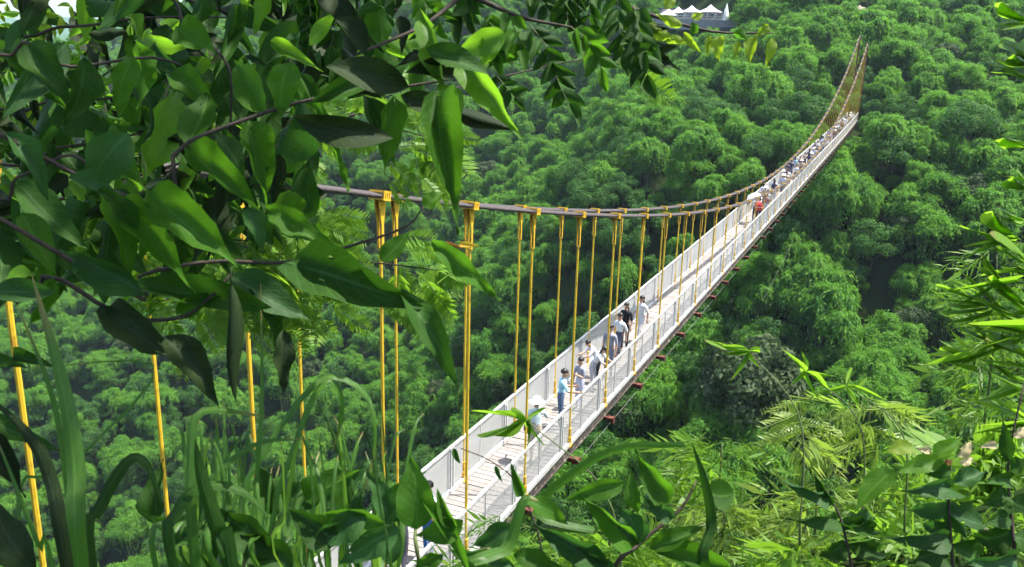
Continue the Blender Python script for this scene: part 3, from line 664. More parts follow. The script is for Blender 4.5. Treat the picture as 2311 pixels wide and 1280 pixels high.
POSES = {
    'stand': dict(elbow=((-.05, -.02, -.27), (.05, -.02, -.27)), hand=((.0, .06, -.24), (.0, .06, -.24)), knee=((-.01, .02, -.42), (.01, .02, -.42)), foot=((0, -.02, -.39), (0, -.02, -.39))),
    'walk': dict(elbow=((-.05, -.10, -.25), (.05, .08, -.26)), hand=((.0, .02, -.25), (.0, .16, -.19)), knee=((-.01, .16, -.39), (.01, -.06, -.42)), foot=((0, .02, -.41), (0, -.20, -.34))),
    'reach': dict(elbow=((-.06, .10, -.25), (.10, .12, -.22)), hand=((.05, .22, .02), (.08, .24, .03)), knee=((-.01, .03, -.42), (.03, .02, -.42)), foot=((0, -.03, -.39), (0, -.02, -.39)), lean=.10),
    'bend': dict(elbow=((-.04, .16, -.20), (.04, .16, -.20)), hand=((.05, .20, -.05), (-.05, .20, -.05)), knee=((-.01, .06, -.41), (.01, .05, -.41)), foot=((0, -.05, -.38), (0, -.05, -.38)), lean=.55, hip=.87),
    'phone': dict(elbow=((-.05, .06, -.26), (.05, .04, -.26)), hand=((.10, .20, .12), (-.02, .08, -.23)), knee=((-.01, .02, -.42), (.01, .02, -.42)), foot=((0, -.02, -.39), (0, -.02, -.39))),
}
BODY = {}
def get_body(pose, fine, skirt):
    k = (pose, fine, skirt)
    if k not in BODY: BODY[k] = body_mesh('body', POSES[pose], fine, skirt)
    return BODY[k]
def blob(c, r, n=8, m=6, zcut=None, name='hair'):
    V = []; F = []
    for i in range(m + 1):
        th = math.pi * i / m
        for k in range(n):
            ph = 2 * math.pi * k / n; V.append((c[0] + r[0] * math.sin(th) * math.cos(ph), c[1] + r[1] * math.sin(th) * math.sin(ph), c[2] + r[2] * math.cos(th)))
    for i in range(m):
        for k in range(n): F.append((i * n + k, i * n + (k + 1) % n, (i + 1) * n + (k + 1) % n, (i + 1) * n + k)[::-1])
    return V, F
def person(s, v, face, pose, shirt, pants, label, group=None, fine=False, hair='short', hat=None, bag=None, skirt=False, h=1.0, base=None):
    """stands on the deck at (s, v); face = heading in radians (0 looks along the bridge)"""
    loc = bp(s, v, deck_z(s) + 0.002) if base is None else base; e = empty('person', tuple(loc), math.atan2(BD[1], BD[0]) - math.pi / 2 + face); e.scale = (h, h, h)
    tag(e, label, 'person', group); me, J = get_body(pose, fine, skirt); o = link('body', me, e)
    mats = (SKIN, cloth(shirt), cloth(pants), SHOE)
    for i, m in enumerate(mats):
        if len(me.materials) <= i: me.materials.append(m)
    for i, m in enumerate(mats): o.material_slots[i].link = 'OBJECT'; o.material_slots[i].material = m
    hc = np.array(J['head1']); hd = np.array(J['head2']) - hc; hd /= np.linalg.norm(hd)
    fw = np.array([0, 1.0, 0]); fw = fw - hd * (fw @ hd); fw /= np.linalg.norm(fw); sx = np.array([1.0, 0, 0])
    mb = MB(); V, F = blob((0, 0, 0), (.094, .106, .095), 10 if fine else 7, 7 if fine else 5)
    V = [hc + hd * (.045 + max(z, -.035)) + fw * (y - .028) + sx * x for x, y, z in V]; mb.add(V, F)
    if hair == 'long':
        V, F = blob((0, -.075, -.10), (.085, .045, .17), 8, 6); mb.add([hc + hd * z + fw * y + sx * x for x, y, z in V], F)
    mb.build('hair', HAIR, e, True)
    if fine:
        for sd in (-1, 1):
            V, F = blob((sd * .032, .088, .012), (.011, .007, .008), 6, 4); MB().add([hc + hd * z + fw * y + sx * x for x, y, z in V], F).build('eye', EYE, e, True)
            V, F = blob((sd * .083, .0, .0), (.012, .02, .03), 6, 4); MB().add([hc + hd * z + fw * y + sx * x for x, y, z in V], F).build('ear', SKIN, e, True)
        V, F = blob((0, .098, -.012), (.014, .018, .022), 6, 4); MB().add([hc + hd * z + fw * y + sx * x for x, y, z in V], F).build('nose', SKIN, e, True)
        V, F = blob((0, .088, -.048), (.022, .008, .007), 6, 4); MB().add([hc + hd * z + fw * y + sx * x for x, y, z in V], F).build('mouth', LIP, e, True)
    if hat:
        mb = MB(); prof = ((.20, .035), (.19, .045), (.105, .06), (.10, .12), (.075, .145), (.0, .15)); n = 14; V = []; F = []
        for r, z in prof: V += [hc + hd * (z + .01) + sx * r * math.cos(2 * math.pi * k / n) + fw * (r * math.sin(2 * math.pi * k / n) - .02) - hd * (.02 if r > .15 else 0) for k in range(n)]
        for i in range(len(prof) - 1):
            for k in range(n): F.append((i * n + k, i * n + (k + 1) % n, (i + 1) * n + (k + 1) % n, (i + 1) * n + k))
        mb.add(V, F).build('hat', cloth(hat), e, True)
    if skirt:
        n = 14; V = []; F = []; z0 = J['pelvis'][2] + .06
        for r, z in ((.13, z0), (.17, z0 - .16), (.215, z0 - .46)): V += [(r * math.cos(2 * math.pi * k / n) * (1 + .05 * math.sin(k * 3)), r * .8 * math.sin(2 * math.pi * k / n), z) for k in range(n)]
        for i in range(2):
            for k in range(n): F.append((i * n + k, (i + 1) * n + k, (i + 1) * n + (k + 1) % n, i * n + (k + 1) % n))
        MB().add(V, F).build('skirt', cloth(pants), e, True)
    if bag:
        p = np.array(J['hp0']) + np.array((-.14, -.04, .10)); V, F = blob(tuple(p), (.09, .15, .14), 8, 6); mb = MB().add(V, F)
        sh = np.array(J['sh1']); mb.tube([p + (.03, 0, .12), np.array(J['chest']) + (0, .12, 0), sh + (0, .03, .06)], .012, 5); mb.build('bag', cloth(bag), e, True)
    return e
def on_deck(px, py):
    d = FW + RT * ((px - CX) / FPX) - UP * ((py - CY) / FPX); s = 10.0
    for _ in range(6):
        p = d * (deck_z(s) / d[2]); s, v = uv_of(p[0], p[1])
    return float(s), float(v)
def near_people():
    L = [  # feet pixel, heading, pose, shirt, trousers, label, options
        (1207, 1046, 0.5, 'reach', (.62, .74, .74), (.46, .40, .32), 'person in a white sun hat and pale shirt with a black shoulder bag', dict(hat=(.80, .79, .76), bag=(.02, .02, .022))),
        (1262, 966, -1.1, 'reach', (.36, .66, .78), (.10, .15, .24), 'dark-haired man in a light blue T-shirt leaning to the near railing', dict()),
        (1306, 925, 2.6, 'phone', (.30, .31, .36), (.50, .50, .62), 'person in a grey top standing just beyond the man in light blue', dict(h=.93)),
        (1334, 882, -1.6, 'bend', (.76, .75, .75), (.48, .48, .52), 'person in white bending down over the walkway', dict(hair='long', h=.95)),
        (1347, 866, 2.2, 'bend', (.70, .68, .70), (.03, .03, .035), 'person in white and black crouching beside the bending one', dict(h=.92)),
        (1372, 853, 2.9, 'stand', (.27, .28, .33), (.20, .21, .26), 'tall person in a grey checked shirt in the middle of the group', dict(h=1.04)),
        (1394, 818, 2.7, 'walk', (.74, .73, .72), (.10, .11, .15), 'dark-haired person in a white T-shirt facing the camera', dict()),
        (1408, 790, 2.9, 'stand', (.022, .022, .026), (.02, .02, .024), 'long-haired woman dressed all in black on the bridge', dict(hair='long')),
        (1443, 772, 2.6, 'walk', (.80, .78, .76), (.72, .70, .70), 'person all in white behind the woman in black', dict(hair='long')),
        (905, 1292, 0.3, 'walk', (.03, .36, .18), (.06, .06, .08), 'person in a green top at the near end, half hidden by leaves', dict(hat=(.55, .20, .14))),
        (968, 1262, 2.7, 'stand', (.66, .70, .80), (.06, .16, .42), 'person in white top and blue shorts at the near end, behind leaves', dict()),
    ]
    for px, py, f, pose, sh, pa, lab, kw in L:
        s, v = on_deck(px, py); v = min(max(v, 0.22), BW - 0.22); person(s, v, f, pose, sh, pa, lab, 'people on the near half of the bridge', fine=True, **kw)
near_people()
def crowd():
    g = random.Random(4); shirts = [(.78, .76, .76), (.72, .70, .78), (.80, .78, .74), (.06, .06, .09), (.10, .09, .16), (.58, .44, .30), (.46, .22, .18), (.30, .30, .36), (.66, .62, .70), (.36, .50, .62)]
    nm = ['white', 'lavender', 'cream', 'black', 'dark purple', 'tan', 'rust red', 'grey', 'lilac', 'blue']; pants = [(.05, .05, .07), (.12, .15, .24), (.60, .58, .56), (.30, .28, .26)]
    zones = ((41.5, 58, 11), (58, 72, 10), (72, 90, 12), (90, 112, 14), (112, 135, 17))
    zn = ['next to the white parasol', 'just past the white parasol', 'midway along the far half', 'in the crowd two thirds across', 'at the far end of the bridge']
    cnt = {}
    for zi, (a, b, n) in enumerate(zones):
        for k in range(n):
            s = a + (b - a) * (k + g.uniform(.1, .9)) / n; v = g.uniform(.25, BW - .25); c = g.choice(range(10)); ht = g.random() < .2
            cc = cnt.setdefault((zi, c, ht), [0]); cc[0] += 1; od = '' if cc[0] == 1 else ORD[cc[0] - 1] + ' '
            person(s, v, g.choice((0, math.pi)) + g.uniform(-.5, .5), g.choice(('walk', 'stand', 'walk', 'phone')), shirts[c], g.choice(pants), f'{od}tiny person in a {nm[c]} top{" and hat" if ht else ""} {zn[zi]}', 'crowd on the far half of the bridge',
                   hair=g.choice(('short', 'long')), hat=(.78, .74, .66) if ht else None, h=g.uniform(.92, 1.05))
crowd()
def parasol(loc, r, hgt, tilt, mat, pole, label, ribs=8, group=None, drop=0.35, cat='parasol', peak=.10):
    e = empty('parasol', loc); tag(e, label, cat, group); e.rotation_euler = tilt
    n = ribs * 2; V = [(0, 0, hgt)]; F = []
    for i, (q, z) in enumerate(((.35, -peak * drop), (.7, -(peak + .3) * drop), (1.0, -drop))):
        V += [(r * q * (1 if k % 2 == 0 else .96) * math.cos(2 * math.pi * k / n), r * q * (1 if k % 2 == 0 else .96) * math.sin(2 * math.pi * k / n), hgt + z * r) for k in range(n)]
    for k in range(n): F.append((0, 1 + k, 1 + (k + 1) % n))
    for i in range(2):
        for k in range(n): F.append((1 + i * n + k, 1 + (i + 1) * n + k, 1 + (i + 1) * n + (k + 1) % n, 1 + i * n + (k + 1) % n))
    c = MB().add(V, F).build('canopy', mat, e); MB().tube([(0, 0, 0), (0, 0, hgt + .06)], pole, 6).build('pole', M['white'], e)
    return e
person(40.4, .75, 2.8, 'phone', (.78, .76, .74), (.1, .1, .12), 'tiny person carrying the open white parasol on the bridge', 'crowd on the far half of the bridge')
_e = parasol(tuple(bp(40.2, .72, deck_z(40.2) + 1.0)), .46, .92, (R(24), R(-16), 0), M['canvas'], .010, 'open white hand parasol held above the crowd on the bridge', drop=.42)
_b = empty('balloon', tuple(bp(38.9, 0.35, deck_z(38.9) + 1.28))); tag(_b, 'round red balloon above the near railing of the bridge', 'balloon')
_V, _F = blob((0, 0, 0), (.26, .26, .28), 16, 10); MB().add(_V, _F).build('balloon_skin', M['red'], _b, True)
_mb = MB(); _V = []; _F = []
for _z in (-.03, .03): _V += [(.264 * math.cos(k * math.pi / 8), .264 * math.sin(k * math.pi / 8), _z - .03) for k in range(16)]
_mb.add(_V, [(k, (k + 1) % 16, (k + 1) % 16 + 16, k + 16) for k in range(16)]).build('band', M['pinkband'], _b, True)
MB().tube([(0, 0, -.27), (.05, .02, -.4), (.1, 0.05, -.5)], .006, 4).build('string', M['white'], _b)
person(39.6, 0.42, 0.2, 'phone', (.05, .05, .08), (.05, .05, .06), 'tiny person in black holding the red balloon at the near railing', 'crowd on the far half of the bridge')

# ------------------------------------------------------------------ terrace with parasols high on the far slope
def terrace():
    D = 190.0; sc = .725; c = at(1572, 44, D); rz = 0.0; k = D / FPX
    t = empty('terrace', tuple(c)); tag(t, 'grey stone terrace with white railing high on the far slope', 'terrace'); t.scale = (sc,) * 3
    MB().box((-1.5, 3, -1.6), (13.5, 4.5, 1.5)).build('platform', M['slate'], t)
    MB().box((8, 2.0, -4.6), (3.0, 3.0, 1.55)).build('retaining_wall', M['slate'], t); MB().box((9.5, 1.2, -2.55), (5.0, 3.2, .45)).build('roof_slab', M['darkroof'], t)
    MB().box((-1.5, -1.35, .95), (13.4, .06, .06)).build('handrail', M['white'], t)
    pm = MB().box((0, 0, .45), (.05, .05, .5)).mesh('baluster')
    for i in range(19): o = link('baluster', pm, t, M['white']); o.location = (-14.6 + i * 1.46, -1.35, -.05)
    hs = empty('pavilion', tuple(c + np.array((0, 5.0, -.1)))); tag(hs, 'low white pavilion with dark windows behind the parasols', 'building'); hs.scale = (sc,) * 3
    MB().box((0, 3, 1.6), (9.5, 2.5, 1.6)).build('wall', M['concrete'], hs); MB().box((0, 3, 3.4), (10.1, 3.0, .2)).build('roof', M['darkroof'], hs)
    wm = MB().box((0, 0, 0), (.85, .06, .8)).mesh('window'); fr = MB().box((0, -.03, .84), (.95, .08, .05)).box((0, -.03, -.84), (.95, .08, .05)).box((.9, -.03, 0), (.05, .08, .8)).box((-.9, -.03, 0), (.05, .08, .8)).mesh('window_frame')
    for i in range(8):
        o = link('window', wm, hs, M['glass']); o.location = (-8.2 + i * 2.35, .47, 1.7); link('frame', fr, o, M['white'])
    for i, (px, py, wpx, lab) in enumerate(((1510, 18, 46, 'leftmost white parasol on the terrace, partly behind leaves'), (1533, 14, 40, 'second white parasol from the left on the terrace'), (1562, 11, 46, 'third white parasol from the left on the terrace'), (1606, 9, 50, 'largest open white parasol at the right of the terrace'))):
        r = wpx * k / 2; top = at(px, py, D); z0 = c[2] - .08; parasol((top[0], c[1] + 1.0 + (i % 2) * .6, z0), r * 1.05, top[2] - z0 - .1, (0, 0, 0.3 * i), M['canvas'], .05, lab, 6, 'parasols on the terrace', drop=.62, peak=.48)
    p = at(1641, 14, D); e = empty('closed_parasol', (p[0], c[1] + 1.0, c[2] - .5)); tag(e, 'tall folded white parasol at the right end of the terrace', 'parasol')
    hh = p[2] - c[2] + 1.0; n = 10; V = []; F = []
    for r, z in ((.05, hh), (.32, hh * .72), (.6, hh * .35), (.8, .45), (.65, .25)): V += [(r * (1 + .14 * (q % 2)) * math.cos(2 * math.pi * q / n), r * (1 + .14 * (q % 2)) * math.sin(2 * math.pi * q / n), z) for q in range(n)]
    for i in range(4):
        for q in range(n): F.append((i * n + q, (i + 1) * n + q, (i + 1) * n + (q + 1) % n, i * n + (q + 1) % n))
    MB().add(V, F).build('folded_canopy', M['canvas'], e, True); MB().tube([(0, 0, 0), (0, 0, hh + .15)], .05, 6).build('pole', M['white'], e)
    for i, (x, sh, lab) in enumerate(((4.4, (.78, .76, .75), 'tiny person in white standing under the largest terrace parasol'),)):
        person(0, 0, 2.0, 'stand', sh, (.2, .2, .25), lab, None, base=tuple(c + np.array((x, .4, -.09))))
terrace()
def landslip():
    c = at(1938, 40, 178); b = bmesh.new(); bmesh.ops.create_icosphere(b, subdivisions=4, radius=1.0)
    for v in b.verts:
        n = noise.fractal(v.co * 2.2, 1.0, 2.0, 5); v.co = v.co * (1 + .28 * n); v.co = Vector((v.co.x * 2.4, v.co.y * 2.0, v.co.z * 2.6))
    me = bpy.data.meshes.new('rock'); b.to_mesh(me); b.free(); o = link('rock_outcrop', me, None, M['rock']); o.location = tuple(c + BZ * -.5)
    tag(o, 'pale pinkish bare rock above the far ends of the bridge cables', 'rock')
landslip()
# ------------------------------------------------------------------ foreground plants
def leaf_mesh(name, kind, seed):
    """unit leaf: length 1 along +Y, full width 1 along X, folded, bent and wavy"""
    g = random.Random(seed); n = 11; xs = (-1, -.55, 0, .55, 1); V = []; UVs = []; F = []
    bend = g.uniform(.05, .46) * (1 if kind != 'lance' else .9); fold = g.uniform(.05, .30); wave = g.uniform(.02, .075) if kind == 'ovate' else .006; tw = g.uniform(-1.6, 1.6); side = g.uniform(-.16, .16)
    for i in range(n + 1):
        t = i / n
        if kind == 'ovate': w = (math.sin(math.pi * min(1, t ** .66)) ** 1.05) * (1 - .25 * max(0, t - .5)) * .95
        elif kind == 'ellip': w = math.sin(math.pi * t) ** .8
        elif kind == 'lance': w = (math.sin(math.pi * min(1, t ** .55)) ** .8)
        else: w = math.sin(math.pi * t) ** .8
        w = max(w, .015 if i in (0, n) else .05) * .5
        for j, x in enumerate(xs):
            jag = 1 + (g.uniform(-.10, .06) if abs(x) == 1 and kind == 'ovate' else 0); a = tw * (t - .4) * .6; X = x * w * jag; Z = abs(x) * w * fold * 2 + wave * math.sin(t * 15 + (3 if x > 0 else 0) + seed) * abs(x)
            V.append((X * math.cos(a) - Z * math.sin(a) + side * math.sin(math.pi * t), t, Z * math.cos(a) + X * math.sin(a) - bend * t * t + bend * .4 * t)); UVs.append((t, .5 + x * .5))
    for i in range(n):
        for j in range(4): F.append((i * 5 + j, i * 5 + j + 1, i * 5 + j + 6, i * 5 + j + 5))
    return mesh_np(name, V, F, (M['green'],), uv=UVs, smooth=True)
LEAF = {k: [leaf_mesh('leaf_shape', k, 31 * q + len(k)) for q in range(10)] for k in ('ovate', 'ellip', 'lance')}
ORG = {}
def origin(o): return ORG.get(o.name, np.zeros(3))
def plant(name, root, label, cat, group=None):
    e = empty(name, tuple(root)); tag(e, label, cat, group); ORG[e.name] = np.array(root, float); return e
def stem(parent, name, P, r0, r1, mat, n=14, sides=6):
    """tube through world points P, a child of parent"""
    Q = spline(P, n); o0 = origin(parent); o = link(name, MB().tube([q - o0 for q in Q], np.linspace(r0, r1, n), sides).mesh(name, True), parent, mat); ORG[o.name] = o0.copy(); return o, Q
def leaf(parent, B, T, width, mat, kind='ovate', phi=0.0, name='leaf', q=None, sway=None):
    B = np.asarray(B, float); T = np.asarray(T, float); y = T - B; L = np.linalg.norm(y); y /= L; vw = (B + T); vw /= np.linalg.norm(vw)
    x = np.cross(y, vw); nx = np.linalg.norm(x); x = x / nx if nx > .05 else np.cross(y, (0, 0, 1.0)); x /= np.linalg.norm(x); z = np.cross(x, y)
    if z[2] < 0 and abs(phi) < 1.2: x = -x; z = -z        # upper face turned to the sky
    c, s = math.cos(phi), math.sin(phi); x, z = x * c + z * s, z * c - x * s
    o = link(name, (LEAF[kind][random.randrange(10)] if q is None else LEAF[kind][q]), parent, M[mat]); p = B - origin(parent)
    Mx = np.eye(4); Mx[:3, 0] = x * width; Mx[:3, 1] = y * L; Mx[:3, 2] = z * L; Mx[:3, 3] = p; o.matrix_local = Matrix(Mx.tolist()); return o
def pxleaf(parent, bx, by, tx, ty, w, d, mat, kind='ovate', phi=0.0, dd=0.0, name='leaf', q=None):
    return leaf(parent, at(bx, by, d), at(tx, ty, d + dd), w * d / FPX / max(.35, math.cos(phi)), mat, kind, phi, name, q)
def ribbon(parent, pix, w, d, mat, dd=0.0, name='blade', fold=.25, root=None, phi=0.0, n=18):
    """long grass blade through photo points, d metres away at its foot, d+dd at its tip"""
    P = [at(x, y, d + dd * i / (len(pix) - 1)) for i, (x, y) in enumerate(pix)]
    if root is not None: P = [np.asarray(root, float)] + P
    Q = spline(P, n); o0 = origin(parent); V = []; UVs = []; F = []; W_ = w * d / FPX
    for i, p in enumerate(Q):
        t = i / (n - 1); tg = Q[min(i + 1, n - 1)] - Q[max(i - 1, 0)]; tg /= np.linalg.norm(tg); vw = p / np.linalg.norm(p)
        x = np.cross(tg, vw); x /= np.linalg.norm(x) + 1e-9; z = np.cross(x, tg); a = phi + .5 * math.sin(t * 3 + phi); x, z = x * math.cos(a) + z * math.sin(a), z * math.cos(a) - x * math.sin(a)
        hw = W_ * .5 * (min(1, .45 + t * 1.6)) * (1 - max(0, (t - .45) / .55) ** 1.7) + .0006
        for s_ in (-1, -.5, 0, .5, 1): V.append(p - o0 + x * hw * s_ + z * abs(s_) * hw * fold); UVs.append((t, .5 + s_ * .5))
    for i in range(n - 1):
        for j in range(4): F.append((i * 5 + j, i * 5 + j + 1, i * 5 + j + 6, i * 5 + j + 5))
    return link(name, mesh_np(name, V, F, (M[mat],), uv=UVs, smooth=True), parent, M[mat])

# --- the broad-leaved tree whose branches hang into the upper left
def broad_foreground():
    base = np.array((-2.3, 0.4, float(ground(-2.3, .4)))); tr = plant('broadleaf_tree', base, 'broad-leaved tree with large dark leaves filling the upper left', 'tree')
    stem(tr, 'trunk', [base, (-2.35, .5, -.2), (-2.1, .8, 1.2), (-1.9, 1.2, 2.6)], .15, .07, M['bark'], 12, 9)
    fork = np.array((-2.2, .8, .9))
    def branch(pix, d, dd, r0, r1, back=True):
        P = [at(x, y, d + dd * i / (len(pix) - 1)) for i, (x, y) in enumerate(pix)]
        if back: P = [fork, (fork + P[0]) / 2 + np.array((0, .1, -.05))] + P
        return stem(tr, 'branch', P, r0, r1, M['twig'], 26)
    bA, _ = branch(((-60, 640), (110, 622), (235, 692), (330, 722), (420, 712), (480, 665), (525, 615)), 1.55, .05, .006, .0022)
    bB, _ = branch(((285, 450), (400, 335), (560, 268), (700, 225), (850, 205), (1000, 182), (1090, 170)), 1.7, .15, .0065, .0020)
    bC, _ = branch(((250, 640), (320, 618), (480, 590), (650, 592), (800, 552), (915, 512), (960, 462)), 1.75, .1, .006, .0020)
    bD, _ = branch(((1500, -420), (1250, -160), (1050, -15), (960, 55), (860, 100), (800, 125)), 2.6, -.3, .009, .004, False)
    bF, _ = branch(((300, -60), (420, 60), (515, 150), (520, 300)), 2.2, .1, .006, .003)
    bG, _ = branch(((-80, 100), (60, 95), (150, 150), (340, 130), (450, 165)), 2.0, .2, .006, .003)
    bH, _ = branch(((-80, 420), (40, 400), (160, 350), (230, 410)), 1.9, .1, .006, .003)
    # leaves the photograph shows one by one: branch, base, tip, width, depth, material, shape, turn
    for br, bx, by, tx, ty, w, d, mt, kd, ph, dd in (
        (bB, 735, 150, 925, 195, 82, 1.68, 'shaded_mature', 'ellip', .3, .05), (bB, 700, 232, 880, 168, 60, 1.75, 'mature', 'ellip', .2, .1), (bB, 660, 262, 880, 318, 76, 1.66, 'shaded_mature', 'ellip', -.2, .0),
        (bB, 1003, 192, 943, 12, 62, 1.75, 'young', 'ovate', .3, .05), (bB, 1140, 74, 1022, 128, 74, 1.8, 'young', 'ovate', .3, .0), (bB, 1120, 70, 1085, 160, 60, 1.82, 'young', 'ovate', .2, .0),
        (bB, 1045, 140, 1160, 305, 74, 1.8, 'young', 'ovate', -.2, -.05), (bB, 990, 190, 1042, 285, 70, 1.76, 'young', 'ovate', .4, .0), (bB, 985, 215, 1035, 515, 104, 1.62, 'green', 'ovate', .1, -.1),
        (bB, 905, 215, 1015, 245, 56, 1.7, 'shaded_mature', 'ellip', .2, .0), (bB, 915, 165, 1050, 160, 62, 1.72, 'shaded_mature', 'ellip', .4, .1), (bB, 960, 110, 1105, 160, 62, 1.7, 'mature', 'ellip', .4, .0), (bB, 1030, 250, 1150, 290, 46, 1.9, 'shaded_mature', 'ellip', 0, .1),
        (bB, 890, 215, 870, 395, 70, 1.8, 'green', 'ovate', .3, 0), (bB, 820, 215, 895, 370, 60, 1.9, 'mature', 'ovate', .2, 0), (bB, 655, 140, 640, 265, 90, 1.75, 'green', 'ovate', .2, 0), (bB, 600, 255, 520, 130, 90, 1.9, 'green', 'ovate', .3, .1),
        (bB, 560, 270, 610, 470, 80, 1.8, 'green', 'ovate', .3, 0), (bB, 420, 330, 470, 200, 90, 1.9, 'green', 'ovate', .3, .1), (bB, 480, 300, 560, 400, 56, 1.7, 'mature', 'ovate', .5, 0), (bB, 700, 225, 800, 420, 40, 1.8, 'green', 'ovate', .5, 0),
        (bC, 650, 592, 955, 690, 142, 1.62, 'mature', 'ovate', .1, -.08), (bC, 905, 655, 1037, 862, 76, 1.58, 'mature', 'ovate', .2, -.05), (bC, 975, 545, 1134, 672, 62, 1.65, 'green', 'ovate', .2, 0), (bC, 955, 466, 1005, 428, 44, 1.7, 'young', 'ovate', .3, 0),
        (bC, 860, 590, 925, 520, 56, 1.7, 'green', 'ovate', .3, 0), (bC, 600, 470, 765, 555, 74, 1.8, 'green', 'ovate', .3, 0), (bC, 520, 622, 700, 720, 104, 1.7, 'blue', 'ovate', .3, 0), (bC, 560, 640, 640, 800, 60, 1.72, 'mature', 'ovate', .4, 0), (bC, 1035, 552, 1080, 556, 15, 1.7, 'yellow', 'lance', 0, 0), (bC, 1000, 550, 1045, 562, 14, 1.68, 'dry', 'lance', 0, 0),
        (bA, 236, 690, 420, 815, 98, 1.5, 'shaded_mature', 'ovate', .1, -.03), (bA, 375, 760, 492, 912, 86, 1.46, 'shaded_mature', 'ovate', .1, -.02), (bA, 640, 745, 648, 892, 58, 1.5, 'shaded_mature', 'ovate', .3, 0), (bA, 330, 665, 118, 560, 82, 1.5, 'blue', 'ovate', .2, 0),
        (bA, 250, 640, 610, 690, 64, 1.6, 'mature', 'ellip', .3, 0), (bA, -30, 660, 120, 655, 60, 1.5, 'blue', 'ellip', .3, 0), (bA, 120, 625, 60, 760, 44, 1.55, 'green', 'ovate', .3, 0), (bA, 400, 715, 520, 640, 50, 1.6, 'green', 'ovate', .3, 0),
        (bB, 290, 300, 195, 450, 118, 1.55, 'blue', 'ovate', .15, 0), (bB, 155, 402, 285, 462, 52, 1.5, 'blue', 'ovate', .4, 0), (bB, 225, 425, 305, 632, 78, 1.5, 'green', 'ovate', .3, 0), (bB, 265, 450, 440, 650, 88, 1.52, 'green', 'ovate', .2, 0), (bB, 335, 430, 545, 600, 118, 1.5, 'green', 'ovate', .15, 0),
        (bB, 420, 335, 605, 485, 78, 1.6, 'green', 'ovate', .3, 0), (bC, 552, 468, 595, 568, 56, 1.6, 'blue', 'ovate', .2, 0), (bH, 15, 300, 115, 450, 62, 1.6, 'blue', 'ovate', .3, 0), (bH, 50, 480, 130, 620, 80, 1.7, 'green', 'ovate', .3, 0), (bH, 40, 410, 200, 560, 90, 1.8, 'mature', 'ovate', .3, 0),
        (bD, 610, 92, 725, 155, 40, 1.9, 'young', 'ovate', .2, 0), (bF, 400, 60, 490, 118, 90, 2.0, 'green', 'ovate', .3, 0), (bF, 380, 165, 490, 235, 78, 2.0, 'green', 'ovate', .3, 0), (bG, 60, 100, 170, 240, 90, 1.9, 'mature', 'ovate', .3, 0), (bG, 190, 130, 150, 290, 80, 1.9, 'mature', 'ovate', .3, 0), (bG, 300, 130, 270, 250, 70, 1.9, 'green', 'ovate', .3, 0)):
        pxleaf(br, bx, by, tx, ty, w * .88, d, mt, kd, ph, dd)
    # the dark curled leaf hanging like a pod
    e = at(522, 605, 1.5); V = []; F = []; n = 12; o0 = origin(bA)
    for i in range(n + 1):
        t = i / n; r = (.013 * math.sin(math.pi * min(1, t ** .8)) ** .8 + .0004); c = at(522 + 12 * t, 640 + 268 * t, 1.5) - o0 + np.array((.004 * math.sin(6 * t), 0, 0)); V += [c + r * np.array((math.cos(k * .785), .7 * math.sin(k * .785), 0)) * (1 + .18 * math.sin(3 * k * .785 + 4 * t)) for k in range(8)]
    for i in range(n):
        for k in range(8): F.append((i * 8 + k, i * 8 + (k + 1) % 8, (i + 1) * 8 + (k + 1) % 8, (i + 1) * 8 + k))
    pod = MB().add(V, F); pod.tube([e - o0, at(520, 625, 1.5) - o0, at(523, 645, 1.5) - o0], .0016, 5); pod.build('curled_leaf', M['shaded_mature'], bA, True)['label'] = 'dark curled leaf hanging straight down'
    # the denser leafage farther back in the same crown
    g = random.Random(12); brs = [bA, bB, bC, bD, bF, bG, bH]; far = []
    for k, (pix, d) in enumerate(((((-100, 30), (150, 60), (330, 40), (560, 40)), 3.0), (((-100, 200), (120, 230), (350, 210), (600, 180)), 3.2), (((-100, 330), (150, 330), (360, 300), (640, 330)), 3.3), (((-100, 480), (120, 500), (330, 480), (560, 560)), 3.1), (((300, -60), (520, 30), (700, 60), (900, 20)), 3.6))):
        P = [fork + np.array((0, .3, 0))] + [at(x, y, d + .15 * i) for i, (x, y) in enumerate(pix)]; o, Q = stem(tr, 'branch', P, .008, .003, M['twig'], 24); far.append((o, Q))
    def inside(x, y):
        if y > 640 - max(0, x - 300) * .30: return False
        if x < 55 and y < 78: return False
        if 115 < x < 200 and y < 95: return False
        return x < 700 or (y < 170 and x < 960)
    cnt = 0
    while cnt < 430:
        x = g.uniform(-70, 960); y = g.uniform(-60, 640)
        if not inside(x, y): continue
        o, Q = g.choice(far); d = g.uniform(2.2, 4.6); a = g.choice((g.gauss(1.0, .5), g.gauss(2.0, .5))); L = (44 + 125 * g.random() ** 1.7) * 2.8 / d * 1.1; c = np.array((x, y)); dv = np.array((math.cos(a), math.sin(a))) * L / 2
        pxleaf(o, *(c - dv), *(c + dv), L * g.uniform(.28, .48), d, g.choice(('mature', 'green', 'mature', 'mature', 'blue', 'shaded_mature', 'mature', 'green', 'shaded_mature', 'young')), g.choice(('ovate', 'ovate', 'ellip')), g.uniform(-.7, .7), g.uniform(-.15, .15)); cnt += 1
    for k in range(110):    # dark leaf colours stand in for shade deep in the crown
        while True:
            x = g.uniform(-60, 900); y = g.uniform(-60, 600)
            if inside(x, y): break
        d = g.uniform(4.6, 5.8); a = g.uniform(.3, 2.8); L = g.uniform(90, 190); pxleaf(g.choice(far)[0], x - L / 2 * math.cos(a), y - L / 2 * math.sin(a), x + L / 2 * math.cos(a), y + L / 2 * math.sin(a), L * g.uniform(.36, .5), d, g.choice(('shaded_mature', 'mature')), 'ovate', g.uniform(-.6, .6))
